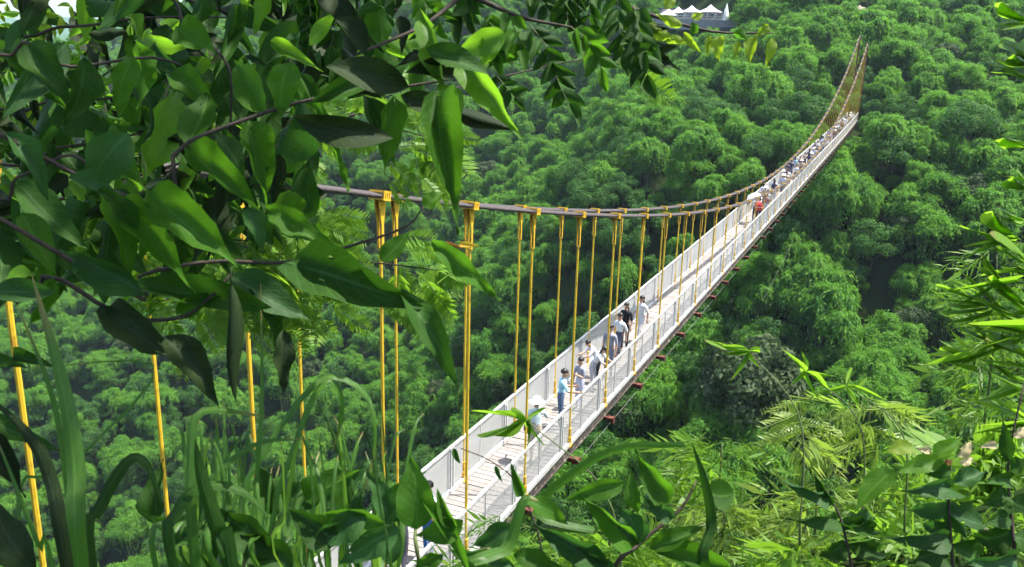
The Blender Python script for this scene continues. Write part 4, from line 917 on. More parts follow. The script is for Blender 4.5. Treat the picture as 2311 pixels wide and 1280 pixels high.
    for k in range(42):     # small compound sprigs between the big leaves
        x = g.uniform(-20, 660); y = g.uniform(-30, 520); o = g.choice(far)[0]; d = g.uniform(3.4, 5.0); a = g.uniform(.5, 2.4); L = g.uniform(90, 150)
        for i in range(5):
            t = i / 4
            for sd in (-1, 1):
                bx, by = x + L * t * math.cos(a), y + L * t * math.sin(a); q = a + sd * g.uniform(.7, 1.1); l2 = g.uniform(24, 46); pxleaf(o, bx, by, bx + l2 * math.cos(q), by + l2 * math.sin(q), l2 * .36, d, ('green', 'young', 'lime', 'young')[k % 4], 'ellip', g.uniform(-.6, .6), 0, 'leaflet')
    # the crown overhead, above the frame, that keeps these leaves in shade
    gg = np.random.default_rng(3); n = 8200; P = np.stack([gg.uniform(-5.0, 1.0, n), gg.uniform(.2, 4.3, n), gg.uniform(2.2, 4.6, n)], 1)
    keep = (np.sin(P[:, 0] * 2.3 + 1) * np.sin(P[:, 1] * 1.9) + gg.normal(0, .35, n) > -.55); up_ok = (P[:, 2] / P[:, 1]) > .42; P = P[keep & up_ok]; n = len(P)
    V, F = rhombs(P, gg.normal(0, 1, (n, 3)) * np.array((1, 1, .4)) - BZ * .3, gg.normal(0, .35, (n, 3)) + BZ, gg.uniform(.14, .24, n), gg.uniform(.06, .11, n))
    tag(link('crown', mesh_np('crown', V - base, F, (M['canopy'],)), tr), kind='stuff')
    for k in range(5): stem(tr, 'limb', [(-1.9, 1.2, 2.5), (-1.2 + .5 * k, 1.6 + .5 * (k % 3), 2.9), (-1.6 + .75 * k, 2.2 + .9 * (k % 3), 3.2)], .05, .012, M['bark'], 10, 7)
broad_foreground()

# --- tree with compound leaves along the top
def compound(parent, pix, d, npair, Lpx, wpx, mat, tilt=.5):
    P = [at(x, y, d) for x, y in pix]; o, Q = stem(parent, 'compound_leaf', P, .0022, .0010, M['stem'], 2 * npair + 4, 5)
    for i in range(npair + 1):
        t = .12 + .86 * i / npair; k = int(t * (len(Q) - 2)); p = Q[k]; x0, y0, dz = project(p); x1, y1, _ = project(Q[k + 1]); ax = np.array((x1 - x0, y1 - y0)); ax /= np.linalg.norm(ax) + 1e-9
        for s in ((-1, 1) if i < npair else (0,)):
            a = s * random.uniform(.75, 1.15); c, sn = math.cos(a), math.sin(a); dr = np.array((ax[0] * c - ax[1] * sn, ax[0] * sn + ax[1] * c)) + np.array((0, .35)); dr /= np.linalg.norm(dr); L = Lpx * random.uniform(.8, 1.1) * (1 - .25 * abs(t - .55))
            pxleaf(o, x0, y0, x0 + dr[0] * L, y0 + dr[1] * L, wpx * random.uniform(.85, 1.1), dz, mat, 'ellip', random.uniform(-.6, .6), random.uniform(-.08, .08), 'leaflet')
    return o
def pinnate_tree():
    root = np.array((-.6, 4.6, float(ground(-.6, 4.6)))); root = np.array((-3.4, 2.6, float(ground(-3.4, 2.6)))); tr = plant('pinnate_tree', root, 'tree with feather-like compound leaves hanging from the top of the view', 'tree')
    stem(tr, 'trunk', [root, (-3.2, 2.8, -.3), (-2.6, 3.1, 1.3), (-1.8, 3.4, 2.3)], .10, .045, M['bark'], 12, 8)
    f = np.array((-2.2, 3.25, 1.8))
    b1, _ = stem(tr, 'branch', [f, at(700, -200, 3.1), at(1000, -40, 3.0), at(1090, 2, 3.0), at(1180, 40, 3.0), at(1292, 62, 3.0)], .020, .004, M['twig'], 24)
    b2, _ = stem(tr, 'branch', [f, at(800, -320, 3.3), at(1150, -180, 3.3), at(1330, -30, 3.3), at(1430, 20, 3.3), at(1600, 70, 3.4), at(1745, 75, 3.4)], .020, .003, M['twig'], 26)
    for pix, d, n, L, w, mt in (
        (((1195, 55), (1235, 110), (1262, 190), (1300, 262)), 2.7, 6, 62, 26, 'mature'), (((1290, 62), (1335, 105), (1368, 182)), 2.8, 4, 60, 26, 'green'), (((1105, 40), (1110, 100), (1125, 150)), 3.0, 3, 58, 26, 'green'), (((1150, 35), (1170, 90), (1180, 130)), 3.0, 3, 56, 26, 'green'),
        (((1390, -20), (1400, 70), (1415, 150)), 3.0, 5, 58, 22, 'mature'), (((1340, -30), (1330, 40), (1345, 100)), 3.2, 4, 56, 22, 'mature'), (((1300, -30), (1280, 20), (1285, 60)), 3.2, 4, 52, 22, 'mature'), (((1430, 10), (1445, 80), (1455, 140)), 2.9, 4, 60, 26, 'mature'), (((1420, 100), (1450, 140), (1470, 190)), 2.9, 3, 62, 28, 'mature'),
        (((860, -60), (850, 20), (830, 110)), 3.1, 6, 60, 24, 'mature'), (((770, -60), (765, 20), (740, 130)), 3.1, 6, 62, 24, 'mature'), (((940, -60), (960, 10), (1000, 60)), 3.2, 5, 60, 24, 'green'), (((1050, -50), (1060, 10), (1040, 60)), 3.2, 5, 56, 24, 'mature'), (((1120, 170), (1145, 200), (1175, 232)), 2.9, 3, 52, 20, 'mature'), (((1200, -40), (1220, 0), (1250, 40)), 3.3, 4, 50, 22, 'mature'), (((690, -50), (700, 30), (690, 110)), 3.3, 5, 58, 24, 'mature')):
        compound(tr, pix, d, n, L, w, mt)
    for bx, by, tx, ty, w, mt in ((1440, 48, 1500, 78, 28, 'lime'), (1470, 66, 1522, 86, 34, 'lime'), (1502, 92, 1552, 97, 24, 'lime'), (1543, 72, 1584, 120, 20, 'lime'), (1602, 80, 1597, 132, 16, 'lime'), (1628, 80, 1622, 138, 34, 'lime'), (1668, 92, 1660, 134, 18, 'lime'), (1705, 82, 1690, 142, 32, 'lime'), (1735, 58, 1702, 84, 22, 'lime'),
                                  (1745, 85, 1728, 150, 26, 'lime'), (1575, 75, 1560, 50, 26, 'green'), (1655, 75, 1690, 90, 22, 'green'), (1540, 60, 1480, 30, 26, 'lime'), (1436, 98, 1528, 112, 30, 'shaded_mature'), (1450, 102, 1530, 158, 38, 'shaded_mature'), (1440, 60, 1515, 66, 30, 'shaded_mature'), (1432, 105, 1450, 190, 40, 'mature'), (1560, 40, 1590, 30, 20, 'lime'), (1500, 20, 1530, -10, 26, 'lime')):
        pxleaf(b2, bx, by, tx, ty, w, 3.2, mt, 'ovate', random.uniform(-.4, .4))
pinnate_tree()

# --- feathery sunlit tree behind
def frond_mesh(seed, slender=.16, npair=15, droop=.18):
    g = np.random.default_rng(seed); P = []; D = []; N = []; L = []
    for i in range(npair):
        t = (i + 1) / (npair + .5); y = t; z = -droop * t * t; ln = .30 * math.sin(math.pi * (.12 + .82 * t)) ** .7
        for s in (-1, 1): P.append((s * .004, y, z)); D.append((s * .9, .45 + g.normal(0, .08), -.25 + g.normal(0, .12))); N.append((g.normal(0, .15), .1, 1)); L.append(ln)
    L = np.array(L); V, F = rhombs(np.array(P), np.array(D), np.array(N), L, L * slender * 2)
    V2, F2 = tubes_np([(np.array([(0, t, -droop * t * t) for t in np.linspace(-.25, 1, 6)]), np.linspace(.008, .003, 6))], 3)
    return mesh_np('frond', np.vstack([V, V2]), np.vstack([F, F2 + len(V)]), (M['frond'],))
FROND = [frond_mesh(80 + k, .14 + .02 * (k % 3), 13 + k, .1 + .05 * (k % 4)) for k in range(5)]
def spray_mesh(seed):
    g = np.random.default_rng(seed); n = 9 + seed % 5; P = []; D = []; N = []; L = []
    for i in range(n):
        t = (i + .6) / n; s = 1 if i % 2 else -1; P.append((s * .006, t * .85, -.16 * t * t)); D.append((s * g.uniform(.25, .8), g.uniform(.45, 1.0), g.uniform(-.95, .05))); N.append((g.normal(0, .45), g.normal(0, .2), 1)); L.append(g.uniform(.22, .42) * (1 - .25 * t))
    P.append((0, .85, -.12)); D.append((g.normal(0, .2), 1, -.5)); N.append((0, 0, 1)); L.append(.36); L = np.array(L); V, F = rhombs(np.array(P), np.array(D), np.array(N), L, L * g.uniform(.10, .16, len(L)))
    V2, F2 = tubes_np([(np.array([(0, t, -.16 * t * t) for t in np.linspace(-.3, .85, 6)]), np.linspace(.008, .003, 6))], 3)
    return mesh_np('leaf_spray', np.vstack([V, V2]), np.vstack([F, F2 + len(V)]), (M['frond'],))
def comb_mesh(seed):
    g = np.random.default_rng(seed); P = []; D = []; N = []; L = []; n = 12
    for i in range(n):
        t = (i + .5) / n; z = .22 * math.sin(t * 2.4) - .25 * t
        for s in (-1, 1): P.append((s * .004, t, z)); D.append((s * .55 + g.normal(0, .1), .35, -.75 + g.normal(0, .15))); N.append((s * .6, .3, .7)); L.append(g.uniform(.20, .28) * math.sin(math.pi * (.2 + .65 * t)))
    L = np.array(L); V, F = rhombs(np.array(P), np.array(D), np.array(N), L, L * .18); V2, F2 = tubes_np([(np.array([(0, t, .22 * math.sin(t * 2.4) - .25 * t) for t in np.linspace(-.3, 1, 8)]), np.linspace(.009, .003, 8))], 3)
    return mesh_np('leaf_spray', np.vstack([V, V2]), np.vstack([F, F2 + len(V)]), (M['frond'],))
COMB = [comb_mesh(120 + k) for k in range(4)]
SPRAY = [spray_mesh(90 + k) for k in range(7)]
def put_frond(parent, B, T, wid, mat, meshes, phi=0, name='frond'):
    B = np.asarray(B); T = np.asarray(T); y = T - B; L = np.linalg.norm(y); y /= L; vw = B / np.linalg.norm(B); x = np.cross(y, vw); x /= np.linalg.norm(x); z = np.cross(x, y)
    if z[2] < 0: x, z = -x, -z
    c, s = math.cos(phi), math.sin(phi); x, z = x * c + z * s, z * c - x * s; o = link(name, random.choice(meshes), parent, mat); Mx = np.eye(4); Mx[:3, 0] = x * L * wid; Mx[:3, 1] = y * L; Mx[:3, 2] = z * L; Mx[:3, 3] = B - origin(parent); o.matrix_local = Matrix(Mx.tolist()); return o
def feathery_tree():
    d = 6.0; root = np.array((-5.2, 5.6, float(ground(-5.2, 5.6)))); tr = plant('feathery_tree', root, 'sunlit tree with fine feathery yellow-green fronds below the cable at left', 'tree'); g = random.Random(9)
    stem(tr, 'trunk', [root, at(-260, 900, 6.2), at(-200, 640, 6.1), at(-120, 430, 6.0)], .06, .03, M['bark'], 12, 7)
    regs = ((500, 480, 760, 640, 60, 5.6), (540, 330, 690, 470, 22, 6.0), (870, 210, 1010, 420, 26, 6.4), (700, 240, 800, 310, 10, 6.2), (860, 520, 1010, 700, 22, 5.4), (560, 600, 760, 720, 18, 5.6), (1405, 135, 1450, 175, 4, 8.0), (250, 540, 520, 720, 30, 5.8), (30, 440, 250, 620, 24, 6.0), (640, 100, 900, 240, 12, 6.6), (380, 640, 620, 760, 14, 5.6))
    for x0, y0, x1, y1, n, dd in regs:
        c = at((x0 + x1) / 2 - 120, (y0 + y1) / 2 - 20, dd + .2); br, Q = stem(tr, 'branch', [at(-170, 540, 6.1), (at(-170, 540, 6.1) + c) / 2 + BZ * .06, c, at(x1 - 20, (y0 + y1) / 2, dd)], .014, .003, M['twig'], 12, 5)
        for k in range(n):
            x = g.uniform(x0, x1); y = g.uniform(y0, y1); a = g.gauss(.55, .45); L = g.uniform(52, 98); put_frond(br, at(x, y, dd + g.uniform(-.3, .3)), at(x + L * math.cos(a), y + L * math.sin(a), dd + g.uniform(-.3, .3)), g.uniform(.8, 1.1), M['frond'], FROND, g.uniform(-.6, .6))
feathery_tree()

# --- reeds and grass at lower left
def reeds():
    g = random.Random(21)
    def clump(label, blades, rx, grp='reed clumps at the lower left'):
        r = np.array((rx[0], rx[1], float(ground(*rx)))); e = plant('reed_clump', r, label, 'reed', grp)
        for pix, w, d, mt, dd, ph in blades: ribbon(e, pix, w, d, mt, dd, root=r + np.array((g.uniform(-.05, .05), g.uniform(-.05, .05), 0)), phi=ph)
    clump('tall upright sword-like reed at the far left', [(((178, 1290), (168, 1060), (138, 860), (72, 622)), 48, 1.35, 'blade', .05, .15), (((160, 1290), (150, 1120), (118, 900), (40, 690)), 22, 1.4, 'blade', .0, .6), (((150, 1290), (110, 1080), (60, 980), (-30, 890)), 38, 1.3, 'shaded_mature', .05, .2),
        (((205, 1290), (222, 1150), (285, 1042), (330, 1045), (366, 1140)), 34, 1.4, 'mature', .05, .2), (((120, 1290), (90, 1240), (40, 1110), (-20, 960)), 12, 1.5, 'blade', 0, .3), (((40, 1180), (150, 1060), (350, 830), (60, 830)), 7, 1.6, 'blade', .1, 0)], (-.62, 1.15))
    clump('dark broad reed leaves arching over at the bottom left', [(((390, 1290), (395, 1160), (450, 1098), (540, 1105), (610, 1170)), 34, 1.5, 'mature', .05, .3), (((520, 1290), (490, 1200), (455, 1080), (440, 990)), 44, 1.5, 'mature', .0, .1), (((560, 1290), (575, 1120), (590, 900), (588, 640)), 15, 1.6, 'blade', .05, .4),
        (((500, 1290), (560, 1080), (690, 885), (765, 850), (835, 905), (846, 1010), (822, 1110)), 18, 1.7, 'blade', .1, .3), (((600, 1290), (680, 960), (740, 855), (772, 900), (768, 960), (750, 1020)), 17, 1.7, 'blade', .1, .3), (((440, 1290), (430, 1050), (452, 930), (600, 940)), 30, 1.55, 'blade', .05, .2), (((350, 1290), (400, 1160), (560, 1010), (700, 990)), 20, 1.6, 'blade', .0, .4)], (-.45, 1.3))
    bl = []
    for k in range(70):
        x = g.uniform(430, 900); ang = g.gauss(0, .26); h = g.uniform(150, 340); w = g.uniform(4, 15); top = 1290 - h; bend = ang * h * .6
        bl.append((((x, 1300), (x + bend * .2, 1290 - h * .5), (x + bend * .6, top), (x + bend * .95, top - h * g.uniform(.05, .25))), w, g.uniform(1.5, 2.5), g.choice(('blade', 'blade', 'blade', 'lance', 'mature')), .1, g.uniform(-.6, .8)))
    clump('thicket of narrow grass blades at the bottom, left of the walkway', bl[:36], (-.35, 1.6)); clump('grass blades crossing in front of the near end of the walkway', bl[36:], (-.2, 1.7))
    r = np.array((-.1, 1.7, float(ground(-.1, 1.7)))); e = plant('broadleaf_herb', r, 'broad bright leaves in front of the near end of the walkway', 'plant')
    st, _ = stem(e, 'stem', [r, at(950, 1290, 1.65), at(938, 1190, 1.65), at(945, 1120, 1.65)], .006, .002, M['stem'])
    for bx, by, tx, ty, w, mt, kd, ph in ((940, 1195, 925, 1025, 96, 'green', 'ovate', .2), (950, 1120, 1072, 1300, 34, 'green', 'lance', .2), (1045, 1175, 935, 1215, 66, 'green', 'ovate', .2), (1030, 1190, 985, 1105, 30, 'green', 'lance', .3), (900, 1190, 760, 1280, 70, 'blue', 'ovate', .3), (870, 1185, 720, 1160, 60, 'green', 'ovate', .4), (1000, 1250, 930, 1290, 40, 'green', 'ovate', .3), (830, 1160, 690, 1230, 70, 'blue', 'ovate', .3), (760, 1230, 640, 1150, 80, 'mature', 'ovate', .3), (660, 1290, 520, 1200, 90, 'mature', 'ovate', .2), (620, 1250, 450, 1150, 80, 'mature', 'ovate', .3))[:]:
        pxleaf(st, bx, by, tx, ty, w, 1.55, mt, kd, ph)
    r = np.array((-.85, 1.3, float(ground(-.85, 1.3)))); e = plant('broadleaf_herb', r, 'dark drooping leaves at the far left edge below the branch', 'plant'); st, _ = stem(e, 'stem', [r, at(-60, 1290, 1.6), at(-50, 1000, 1.6), at(-45, 810, 1.6)], .006, .002, M['stem'])
    for bx, by, tx, ty, w, mt, kd, ph in ((80, 1290, -30, 1120, 90, 'shaded_mature', 'ovate', .2), (-40, 980, 60, 1120, 60, 'shaded_mature', 'ovate', .2), (-30, 940, 130, 1010, 50, 'mature', 'ovate', .2), (30, 800, 130, 830, 30, 'mature', 'lance', .2), (-40, 815, 60, 830, 40, 'mature', 'lance', .2)):
        pxleaf(st, bx, by, tx, ty, w, 1.55, mt, kd, ph)
    r = np.array((-.3, 1.5, float(ground(-.3, 1.5)))); e = plant('broadleaf_herb', r, 'low broad dark leaves among the grass at the bottom left', 'plant'); st, _ = stem(e, 'stem', [r, at(560, 1330, 1.7), at(600, 1230, 1.7), at(640, 1150, 1.7)], .006, .002, M['stem'])
    for k in range(20):
        x = g.uniform(330, 900); y = g.uniform(1120, 1290); a = g.uniform(-2.6, -.5); L = g.uniform(80, 150); pxleaf(st, x, y, x + L * math.cos(a), y + L * math.sin(a), L * g.uniform(.3, .45), g.uniform(1.6, 2.2), g.choice(('mature', 'green', 'blue')), 'ovate', g.uniform(-.6, .6))
    r = np.array((.5, 2.1, float(ground(.5, 2.1)))); e = plant('broadleaf_sapling', r, 'sapling with rounded green leaves at the bottom centre', 'plant')
    st, _ = stem(e, 'stem', [r, at(1385, 1310, 1.9), at(1450, 1222, 1.9), at(1535, 1150, 1.9), at(1572, 1085, 1.9)], .007, .002, M['twig'])
    st2, _ = stem(e, 'stem', [r, at(1150, 1320, 1.9), at(1165, 1210, 1.9), at(1180, 1120, 1.9)], .006, .002, M['stem'])
    for p, bx, by, tx, ty, w, mt, kd, ph in ((st, 1408, 1092, 1278, 1128, 50, 'green', 'ovate', .2), (st, 1508, 1135, 1432, 1022, 62, 'green', 'ovate', .2), (st, 1440, 1155, 1420, 1065, 40, 'green', 'ovate', .3), (st, 1590, 1110, 1660, 1112, 70, 'green', 'ellip', .2), (st, 1440, 1228, 1398, 1145, 78, 'blue', 'ovate', .3), (st, 1465, 1238, 1600, 1178, 48, 'green', 'ovate', .2),
        (st, 1370, 1275, 1188, 1178, 62, 'blue', 'ovate', .2), (st, 1440, 1230, 1300, 1110, 52, 'green', 'ovate', .3), (st, 1480, 1250, 1670, 1285, 66, 'green', 'ovate', .2), (st, 1520, 1170, 1450, 1120, 40, 'blue', 'ovate', .3), (st, 1400, 1300, 1250, 1240, 60, 'blue', 'ovate', .3), (st2, 1180, 1130, 1290, 1180, 46, 'green', 'ovate', .3), (st2, 1165, 1190, 1060, 1240, 56, 'blue', 'ovate', .2), (st2, 1160, 1250, 1290, 1290, 60, 'green', 'ovate', .3), (st2, 1160, 1280, 1010, 1250, 50, 'blue', 'ovate', .3), (st2, 1180, 1120, 1150, 1040, 24, 'green', 'lance', .2)):
        pxleaf(p, bx, by, tx, ty, w, 1.85, mt, kd, ph)
    r = np.array((.9, 2.2, float(ground(.9, 2.2)))); e = plant('reed_clump', r, 'two long arching blades in front of the gorge at the bottom centre', 'reed', 'reed clumps at the lower left')
    ribbon(e, ((1560, 1300), (1350, 1200), (1210, 1160), (1285, 1075), (1400, 1012), (1545, 1004))[::-1][:5] + ((1180, 1190),), 24, 1.9, 'blade', .05, phi=.2, fold=.2); ribbon(e, ((1606, 1300), (1604, 1180), (1590, 1090), (1562, 1000)), 30, 1.8, 'mature', 0, root=r, phi=.2)
    ribbon(e, ((1130, 1300), (1150, 1230), (1180, 1130), (1215, 1130)), 34, 1.7, 'blade', 0, root=r, phi=.2)
reeds()

# --- bamboo shoots with narrow leaves
def fan(parent, node, d, tips, w, mat='lance'):
    for tx, ty in tips: pxleaf(parent, node[0], node[1], tx, ty, w, d, mat, 'lance', random.uniform(-.5, .5), random.uniform(-.1, .1))
def bamboo_shoots():
    r = np.array((2.9, 3.6, float(ground(2.9, 3.6)))); d = 3.4; e = plant('bamboo_plant', r, 'bamboo with bright narrow leaves reaching in from the right edge', 'bamboo')
    P0 = at(2390, 900, d); c, _ = stem(e, 'culm', [r, (r + P0) / 2, P0, at(2370, 300, d), at(2330, -60, d)], .016, .005, M['culm'], 16, 7); g = random.Random(2)
    for nx, ny, n, sp, L in ((2260, 640, 6, .8, 90), (2290, 720, 6, .7, 100), (2250, 780, 6, .8, 90), (2325, 55, 5, .5, 90), (2330, 150, 6, .6, 95), (2335, 190, 4, .5, 110), (2320, 330, 4, .5, 70), (2330, 430, 4, .6, 80), (2290, 545, 7, .7, 110), (2240, 690, 7, .7, 110), (2330, 610, 5, .5, 110), (2320, 760, 6, .6, 120), (2330, 820, 7, .7, 130), (2300, 870, 7, .7, 120), (2330, 960, 7, .7, 130), (2200, 820, 5, .7, 90), (2330, 700, 6, .6, 140), (2310, 500, 4, .6, 80)):
        b, _ = stem(c, 'twig', [at(2375, ny + 60, d), at((2375 + nx) / 2, ny + 15, d), at(nx, ny, d)], .003, .0012, M['stem'], 8, 4)
        for k in range(max(3, n - 1)):
            a = math.pi + g.uniform(-sp, sp) - .25; ll = L * g.uniform(.7, 1.25); pxleaf(b, nx + g.uniform(-6, 14), ny + g.uniform(-8, 8), nx + ll * math.cos(a), ny - ll * math.sin(a), g.uniform(5, 9), d, 'lance', 'lance', g.uniform(-.5, .5), g.uniform(-.2, .2))
    for px, py, dep, tips, rt, lab in ((1188, 948, 2.3, ((1060, 924), (1072, 988), (1118, 985), (1150, 920), (1240, 915), (1232, 1010), (1192, 1010)), (.35, 2.1), 'small bamboo shoot whose leaves cross in front of the person in the white hat'),
                                       (1690, 792, 3.0, ((1588, 768), (1632, 778), (1655, 855), (1622, 800), (1720, 792), (1712, 828)), (1.0, 2.6), 'thin bamboo shoot tip with few leaves right of the deck'),
                                       (1818, 838, 3.0, ((1768, 788), (1885, 888), (1780, 872), (1812, 792), (1890, 850), (1848, 905)), (1.25, 2.7), 'bamboo shoot tip with pointed leaves above the pale sprays, left one'),
                                       (1912, 872, 3.0, ((1992, 896), (1925, 818), (1840, 888), (1960, 852), (1942, 930)), (1.4, 2.7), 'bamboo shoot tip with pointed leaves above the pale sprays, right one')):
        r = np.array((*rt, float(ground(*rt)))); e = plant('bamboo_shoot', r, lab, 'bamboo', 'bamboo shoots rising from the near bank'); p = at(px, py, dep); st, _ = stem(e, 'culm', [r, (r + p) / 2 + np.array((.08, 0, .1)), p], .004, .0015, M['stem'], 12, 5); fan(st, (px, py), dep, tips, 10)
    r = np.array((.1, 1.9, float(ground(.1, 1.9)))); e = plant('vine_twig', r, 'thin bare vine twig crossing the walkway with two small leaves', 'twig'); st, _ = stem(e, 'stem', [r, at(1230, 1290, 2.1), at(1180, 1112, 2.1), at(1115, 1045, 2.1), at(1040, 1012, 2.1)], .003, .0012, M['twig'], 18, 5)
    pxleaf(st, 1118, 1050, 1134, 1090, 11, 2.1, 'blue', 'lance'); pxleaf(st, 1022, 1012, 1040, 1048, 14, 2.1, 'mature', 'lance')
bamboo_shoots()

# --- sunlit shrubs on the near bank at lower right
def shrubs():
    g = random.Random(17)
    def shrub(name, x0, y0, x1, y1, d, n, Lr, mat, meshes, label, cat='shrub', stempx=None, wid=(.9, 1.3), dirs=(1.57, .9), grp='sprays on the near bank'):
        cx = (x0 + x1) / 2; c = at(cx, y1, d); r = np.array((c[0], c[1], float(ground(c[0], c[1])))); e = plant(name, r, label, cat, grp); Pm = at(cx, (y0 + y1) / 2, d); st, _ = stem(e, 'stem', [r - BZ * .1, (r + Pm) / 2, Pm, at(cx + 5, y0 + 15, d)] if stempx is None else [r] + [at(x, y, d) for x, y in stempx], .018, .003, M['stem'] if mat != 'spray' else M['culm'], 14, 5)
        for k in range(n):
            t = g.random(); x = cx + (x1 - x0) / 2 * g.uniform(-.85, .85); y = y0 + (y1 - y0) * g.random(); sgn = 1 if x > cx else -1; a = sgn * g.gauss(.25, .4); L = g.uniform(*Lr); bx, by = x - sgn * L * .3, y
            put_frond(st, at(bx, by, d + g.uniform(-.4, .4)), at(bx + sgn * L * abs(math.cos(a)), by + L * abs(math.sin(a)) + L * .15, d + g.uniform(-.4, .4)), g.uniform(*wid), M[mat], meshes, g.uniform(-.7, .7), 'leaf_spray')
        return e, st
    shrub('spray_shrub', 1735, 900, 1880, 1010, 5.0, 20, (62, 105), 'spray', COMB, 'slender shrub with pale drooping leaf sprays on a bare upright stem', stempx=((1812, 1290), (1810, 1150), (1812, 1000), (1800, 880)))
    shrub('spray_shrub', 1880, 900, 2040, 1000, 5.2, 20, (62, 105), 'spray', COMB, 'slender shrub with pale leaf sprays just right of the bare stem')
    shrub('spray_shrub', 1530, 985, 1720, 1160, 6.5, 60, (34, 66), 'frond', SPRAY, 'bushy shrub with fine bright leaves behind the arching blade')
    shrub('spray_shrub', 1500, 1120, 1760, 1290, 5.2, 56, (45, 85), 'spray', SPRAY + COMB, 'pale fine-leaved shrub along the bottom edge right of centre')
    shrub('spray_shrub', 1720, 1090, 1960, 1290, 4.6, 56, (50, 95), 'spray', SPRAY + COMB, 'pale fine-leaved shrub at the foot of the bare stem')
    shrub('spray_shrub', 1920, 1040, 2140, 1290, 4.6, 60, (42, 80), 'frond', SPRAY, 'bright green fine-leaved shrub left of the dark sapling')
    shrub('spray_shrub', 2090, 980, 2340, 1290, 5.4, 90, (45, 85), 'frond', FROND, 'bright green fronds behind the dark saplings at the right')
    shrub('spray_shrub', 2150, 560, 2340, 960, 7.0, 80, (45, 80), 'frond', SPRAY, 'soft green sprays behind the bamboo at the right edge')
    shrub('spray_shrub', 1030, 1150, 1220, 1290, 6.0, 26, (34, 60), 'frond', SPRAY, 'fine-leaved shrub under the bridge edge at the bottom')
    shrub('spray_shrub', 1230, 1180, 1520, 1300, 4.2, 60, (40, 70), 'frond', SPRAY, 'fine-leaved shrub behind the sapling at the bottom centre')
    shrub('spray_shrub', 2040, 1150, 2360, 1330, 3.3, 80, (44, 84), 'frond', SPRAY, 'bright fine-leaved undergrowth in the lower right corner')
    shrub('spray_shrub', 1700, 1200, 2060, 1330, 3.4, 40, (50, 95), 'frond', SPRAY + COMB, 'pale fine-leaved undergrowth along the bottom right of centre')
    def sapling(stempx, d, leaves, label, mt=('mature', 'blue'), extra=()):
        p = at(*stempx[0], d); r = np.array((p[0], p[1], float(ground(p[0], p[1])))); e = plant('leafy_sapling', r, label, 'plant', 'saplings at the lower right'); st, _ = stem(e, 'stem', [r] + [at(x, y, d) for x, y in stempx], .008, .002, M['twig'], 16, 5)
        for bx, by, tx, ty, w in leaves: pxleaf(st, bx, by, tx, ty, w, d, g.choice(mt), 'ovate', g.uniform(.1, .6), g.uniform(-.1, .1))
        for bx, by, tx, ty, w, m in extra: pxleaf(st, bx, by, tx, ty, w, d, m, 'ovate', g.uniform(-.4, .4))
    sapling(((2150, 1290), (2142, 1150), (2145, 1040)), 2.6, ((2140, 1130, 2050, 1158, 44), (2145, 1100, 2046, 1110, 52), (2148, 1090, 2230, 1060, 44), (2140, 1140, 2180, 1215, 50), (2145, 1060, 2090, 1075, 36), (2140, 1160, 2240, 1180, 56), (2142, 1210, 2010, 1225, 50), (2145, 1230, 2240, 1262, 60), (2140, 1250, 2050, 1275, 60), (2146, 1180, 2070, 1190, 44)), 'dark-leaved sapling with spreading leaves at the lower right',
            extra=((2130, 1040, 2020, 1070, 46, 'young'), (2020, 1060, 1928, 1155, 56, 'young'), (2060, 1010, 2000, 1020, 40, 'lime'), (2110, 1040, 2170, 985, 40, 'young'), (2160, 1030, 2196, 995, 24, 'pale'), (2165, 1045, 2198, 1032, 20, 'pale'), (2100, 1024, 2070, 1012, 18, 'pale'), (2150, 1040, 2128, 1056, 16, 'dry')))
    sapling(((2290, 1300), (2282, 1160), (2276, 1040), (2312, 860)), 2.4, ((2280, 1120, 2220, 1140, 50), (2282, 1130, 2340, 1150, 56), (2280, 1080, 2230, 1090, 40), (2278, 1050, 2330, 1040, 40), (2284, 1200, 2190, 1215, 60), (2286, 1210, 2360, 1250, 60), (2288, 1250, 2200, 1275, 60), (2276, 1040, 2262, 950, 34), (2280, 1170, 2225, 1185, 44)), 'dark-leaved sapling against the right edge',
            extra=((2250, 1004, 2212, 1010, 20, 'pale'), (2285, 985, 2318, 962, 22, 'pale')))
    sapling(((1930, 1330), (1900, 1180), (1860, 1100)), 2.6, ((1870, 1120, 1760, 1090, 30), (1880, 1140, 1830, 1060, 26), (1890, 1170, 1790, 1180, 40), (1890, 1180, 1990, 1200, 44), (1905, 1220, 1850, 1260, 46), (1910, 1230, 2010, 1250, 50), (1900, 1200, 1980, 1160, 34)), 'low dark sapling between the pale shrub and the dark spreading one', ('mature', 'blue', 'green'))
    # low undergrowth covering the bank itself
    gg = np.random.default_rng(8); n = 60000; xs = gg.uniform(-4, 16, n); ys = gg.uniform(2.2, 26, n); zs = ground(xs, ys); ok = (zs > -26); P = np.stack([xs, ys, zs], 1)[ok]; P[:, 2] += gg.uniform(0, .7, len(P)) ** 1.5 * np.clip(ys[ok] / 5, .1, 1); n = len(P)
    V, F = rhombs(P, gg.normal(0, 1, (n, 3)) + BZ * .5, gg.normal(0, .5, (n, 3)) + BZ, gg.uniform(.5, 1.2, n) * (.03 + .013 * P[:, 1]), gg.uniform(.4, .7, n) * (.014 + .006 * P[:, 1])); tag(link('ground_cover', mesh_np('ground_cover', V, F, (M['frond'],))), 'low leafy ground cover on the near bank', 'ground cover', kind='stuff')
shrubs()
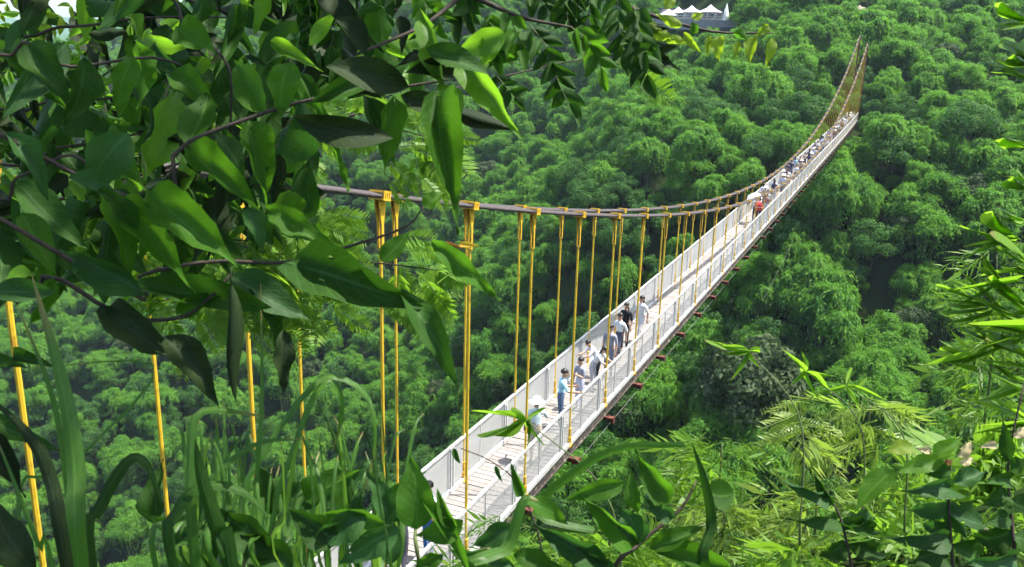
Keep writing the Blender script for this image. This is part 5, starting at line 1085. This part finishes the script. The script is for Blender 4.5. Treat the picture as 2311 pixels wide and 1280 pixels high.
# ------------------------------------------------------------------ air
def haze():
    m = bpy.data.materials.new('haze'); m.use_nodes = True; t = m.node_tree; t.nodes.clear(); out = t.nodes.new('ShaderNodeOutputMaterial')
    v = t.nodes.new('ShaderNodeVolumePrincipled'); v.inputs['Color'].default_value = (.64, .84, .96, 1); v.inputs['Density'].default_value = 0.00014; v.inputs['Anisotropy'].default_value = 0.2
    t.links.new(v.outputs[0], out.inputs['Volume'])
    o = MB().box((0, 1000, 75), (3600, 2900, 330)).build('haze', m); tag(o, 'thin bluish haze hanging in the gorge', 'haze', kind='stuff')
haze()
